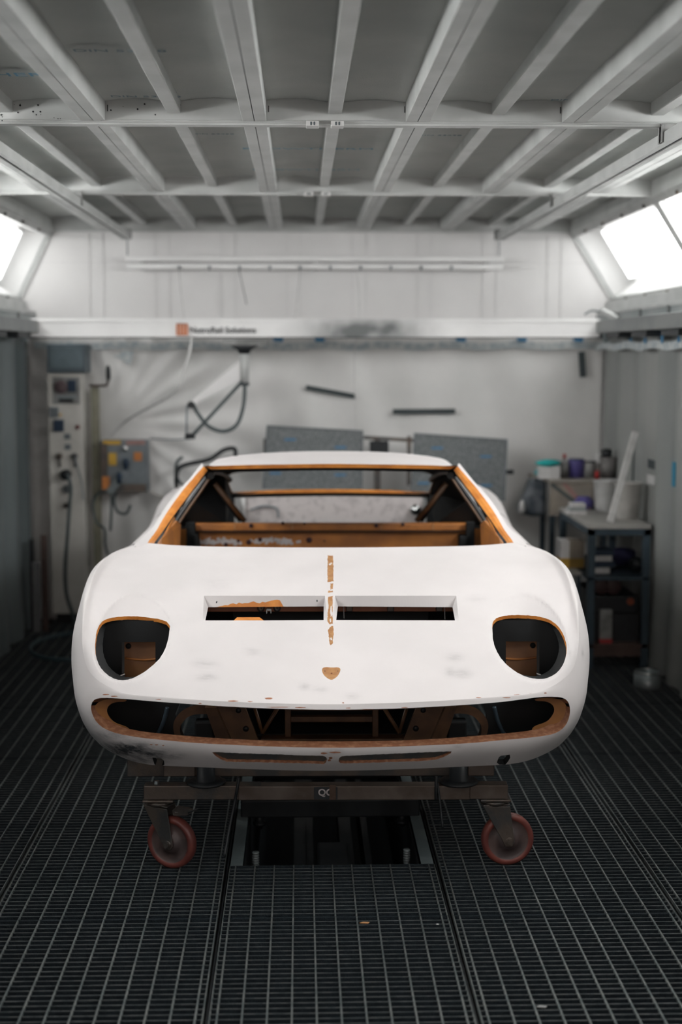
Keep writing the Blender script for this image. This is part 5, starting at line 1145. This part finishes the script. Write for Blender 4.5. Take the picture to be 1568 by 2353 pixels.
p = K(764, 1824, yd-.008); db('rust_smear', p.x-.010, p.x+.012, yd-.009, yd-.0078, zb_+.003, zt_+.006, mat('rust_smear', (.11, .065, .045), .7, col2=(.07, .045, .03), scale=30), None, .002)
for x in (-.42, .42):
    db('longitudinal_rail', x-.025, x+.025, yd+.05, 3.7, zb_, zt_, M_STEEL)
db('rear_beam', xl, xr, 3.65, 3.70, zb_, zt_, M_STEELB)
for x, px in ((K(472, 1792, yd).x, 0), (K(1056, 1792, yd).x, 1)):
    MB().lathe(cl((x, yd+.03, zt_+.002)), [(0, 0), (.065, 0), (.068, .006), (.05, .012), (.032, .013), (.030, .075), (0, .075)], 26).build('jack_pad', M_BLACK, dol)
zf, zg = K(760, 1757, .46).z, K(760, 1784, .46).z
db('body_support', K(292, 1770, .46).x, K(1137, 1770, .46).x, .46, .52, zg, .418, M_STEEL)
db('support_block', K(376, 1770, .44).x, K(448, 1770, .44).x, .44, .455, K(760, 1784, .44).z, .42, M_STEELB); db('support_block', K(1076, 1770, .44).x, K(1136, 1770, .44).x, .44, .455, K(760, 1784, .44).z, .42, M_STEELB)
db('body_support', -.62, .62, 3.0, 3.06, zg, .43, M_STEEL)
for x in (-.42, .42):
    db('support_foot', x-.03, x+.03, .47, .52, zt_, zg, M_STEEL); db('support_foot', x-.03, x+.03, 3.0, 3.06, zt_, zg, M_STEEL)
# castors
RWH = .091
def castor(x, y, yaw, off, plain=False):
    R = Matrix.Rotation(-CAR, 3, 'Z'); c = CO+R @ Vector((x, y, 0))
    Rz = Matrix.Rotation(yaw-CAR, 3, 'Z'); g = lambda v: c+Rz @ Vector(v)
    t = MB(); 
    cx, zc = off, RWH                              # wheel centre offset sideways from the swivel
    top = zb_
    pl_ = MB(); s = Matrix.Rotation(-CAR, 3, 'Z')
    pl_.obox(c+Vector((0, 0, top-.005)), (.105, .085, .009), s); po = pl_.build('castor_plate', M_STEEL, dol, bevel=.003)
    a = MB()
    for dx in (-.037, .037):
        for dy in (-.03, .03):
            q = c+s @ Vector((dx, dy, top)); a = MB().cyl(q+Vector((0, 0, -.012)), q+Vector((0, 0, .006)), .010, .009, 6, sm=False); a.build('plate_bolt', M_STEEL, po, bevel=.001)
    MB().lathe(c+Vector((0, 0, top-.028)), [(0, 0), (.034, 0), (.042, .008), (.042, .014), (.03, .019), (0, .019)], 24).build('swivel_bearing', M_STEEL, po)
    f = MB(); zt2 = top-.026; sgn = 1 if off > 0 else -1
    for yy in (-.030, .027):
        P4 = [(-.046, zt2), (.048, zt2-.004), (cx+.020, zc-.006), (cx+.012, zc-.020), (cx-.012, zc-.020), (cx-.022, zc+.0)]
        if off < 0: P4 = [(-px_, z_) for px_, z_ in [(-.046, zt2), (.048, zt2-.004), (-cx+.020, zc-.006), (-cx+.012, zc-.020), (-cx-.012, zc-.020), (-cx-.022, zc)]]
        f.prism([g((px_, yy, z_)) for px_, z_ in P4], Rz @ Vector((0, .004, 0)))
    f.prism([g(v) for v in ((-.046, -.030, zt2), (.048, -.030, zt2), (.048, .031, zt2), (-.046, .031, zt2))], (0, 0, .004))
    f.build('fork', M_STEEL, po, bevel=.002)
    wc = g((cx, 0, zc))
    prof = [(.012, -.022), (.034, -.022), (.036, -.014), (.062, -.012), (.070, -.016), (.074, -.019), (.084, -.019), (RWH-.001, -.012), (RWH, 0), (RWH-.001, .012), (.084, .019), (.074, .019), (.070, .016), (.036, .014), (.034, .022), (.012, .022)]
    wm = MB().lathe(wc, prof, 48, 'Y', 0, Rz)
    n = 48
    for i in range(len(wm.M)):
        row = i//n; wm.M[i] = 1 if (row < 4 or row > 10) else 0
    wo = wm.build('wheel', [M_WHEEL, M_HUB], po)
    MB().cyl(g((cx, -.036, zc)), g((cx, .036, zc)), .0125, None, 14).cyl(g((cx, -.042, zc)), g((cx, -.035, zc)), .010, .009, 6, sm=False).build('axle_bolt', M_STEEL, po)
    return po
castor(K(366, 1842, .375).x, .375, math.radians(-24), .048)
castor(K(1137, 1842, .375).x, .375, math.radians(6), .046)
castor(K(366, 1842, .375).x, 3.66, math.radians(12), .04); castor(K(1137, 1842, .375).x, 3.66, math.radians(-8), .04)
# brake lever on the left castor
P5 = [K(*p) for p in ((396,1861,.30),(398,1874,.29),(430,1873,.28),(447,1862,.30),(440,1856,.33),(410,1850,.34))]
MB().prism([cl(p) for p in P5], (0, .006, -.004)).build('brake_lever', M_STEEL, dol, bevel=.002); MB().tube([cl(K(432, 1868, .28)), cl(K(455, 1858, .28))], .0025, 6).build('lever_rod', M_BLACK, dol)
# hanging straps
def ctop(name, pts, r, m, lab, cat): tag(MB().tube([cl(K(*p)) for p in pts], r, 8).build(name, m), lab, cat)
ctop('strap', [(549, 1786, .33), (545, 1815, .322), (540, 1842, .322), (528, 1900, .30), (516, 1968, .26)], .005, M_BLACK, 'black strap hanging from the dolly beam left of its centre', 'strap')
ctop('strap', [(1003, 1783, .33), (1003, 1810, .322), (1003, 1838, .322)], .006, M_BLACK, 'short black strap round the dolly beam right of its centre', 'strap')
ctop('strap', [(1006, 1800, .325), (1011, 1840, .31), (1018, 1903, .29)], .004, M_BLACK, 'thin black strap tail dangling from the right of the dolly beam', 'strap')
M_LIFT = mat('black_blue_lift_steel', (.028, .034, .038), .5, .5, col2=(.018, .022, .026), scale=8)
# lift under the car
t = thing('lift_frame', 'dark steel lift beam in the recess under the dolly', 'lift', (.1, 5.2, -.1))
p = PY(553, 1840, 5.25); q = PY(965, 1877, 5.25); MB().box(p.x, q.x, 5.25, 5.35, q.z, p.z).build('cross_beam', M_LIFT, t, bevel=.006)
MB().box(p.x-.02, q.x+.0, 5.9, 6.0, -.06, .03).build('cross_beam', M_LIFT, t, bevel=.006)
for px, w_ in ((690, .05), (712, .03), (800, .05), (848, .025)):
    x = PY(px, 1900, 5.3).x; MB().box(x-w_/2, x+w_/2, 4.80, 6.4, -.35, -.20).build('lift_rail', M_LIFT, t)
x = PY(765, 1900, 5.3).x; MB().box(x-.06, x+.06, 4.95, 5.3, -.5, -.12).build('lift_cylinder_housing', M_LIFT, t, bevel=.01)
for px, py in ((597, 1882), (924, 1878)):
    q = PY(px, py, 5.27); MB().lathe(q+Vector((0, 0, -.03)), [(0, -.006), (.012, -.004), (.016, .004), (.024, .008), (.024, .018), (.014, .02), (.014, .05)], 16).build('levelling_nut', M_LIFT, t)
for px, py, s_ in ((588, 1957, 'left'), (935, 1951, 'right')):
    p = PZ(px, py, -.01); a = MB(); pr = [(0, 0), (.0115, 0), (.0125, -.004)]; z = -.006
    while z > -.085: pr += [(.0125, z), (.0105, z-.003), (.0125, z-.006)]; z -= .009
    pr += [(.0125, -.09), (0, -.09)]; a.lathe(p, pr, 20); a.cyl(p+Vector((0, 0, -.5)), p+Vector((0, 0, -.088)), .03); tag(a.build('threaded_stud', M_STEELL), 'upright threaded bolt at the %s of the floor recess' % s_, 'bolt')
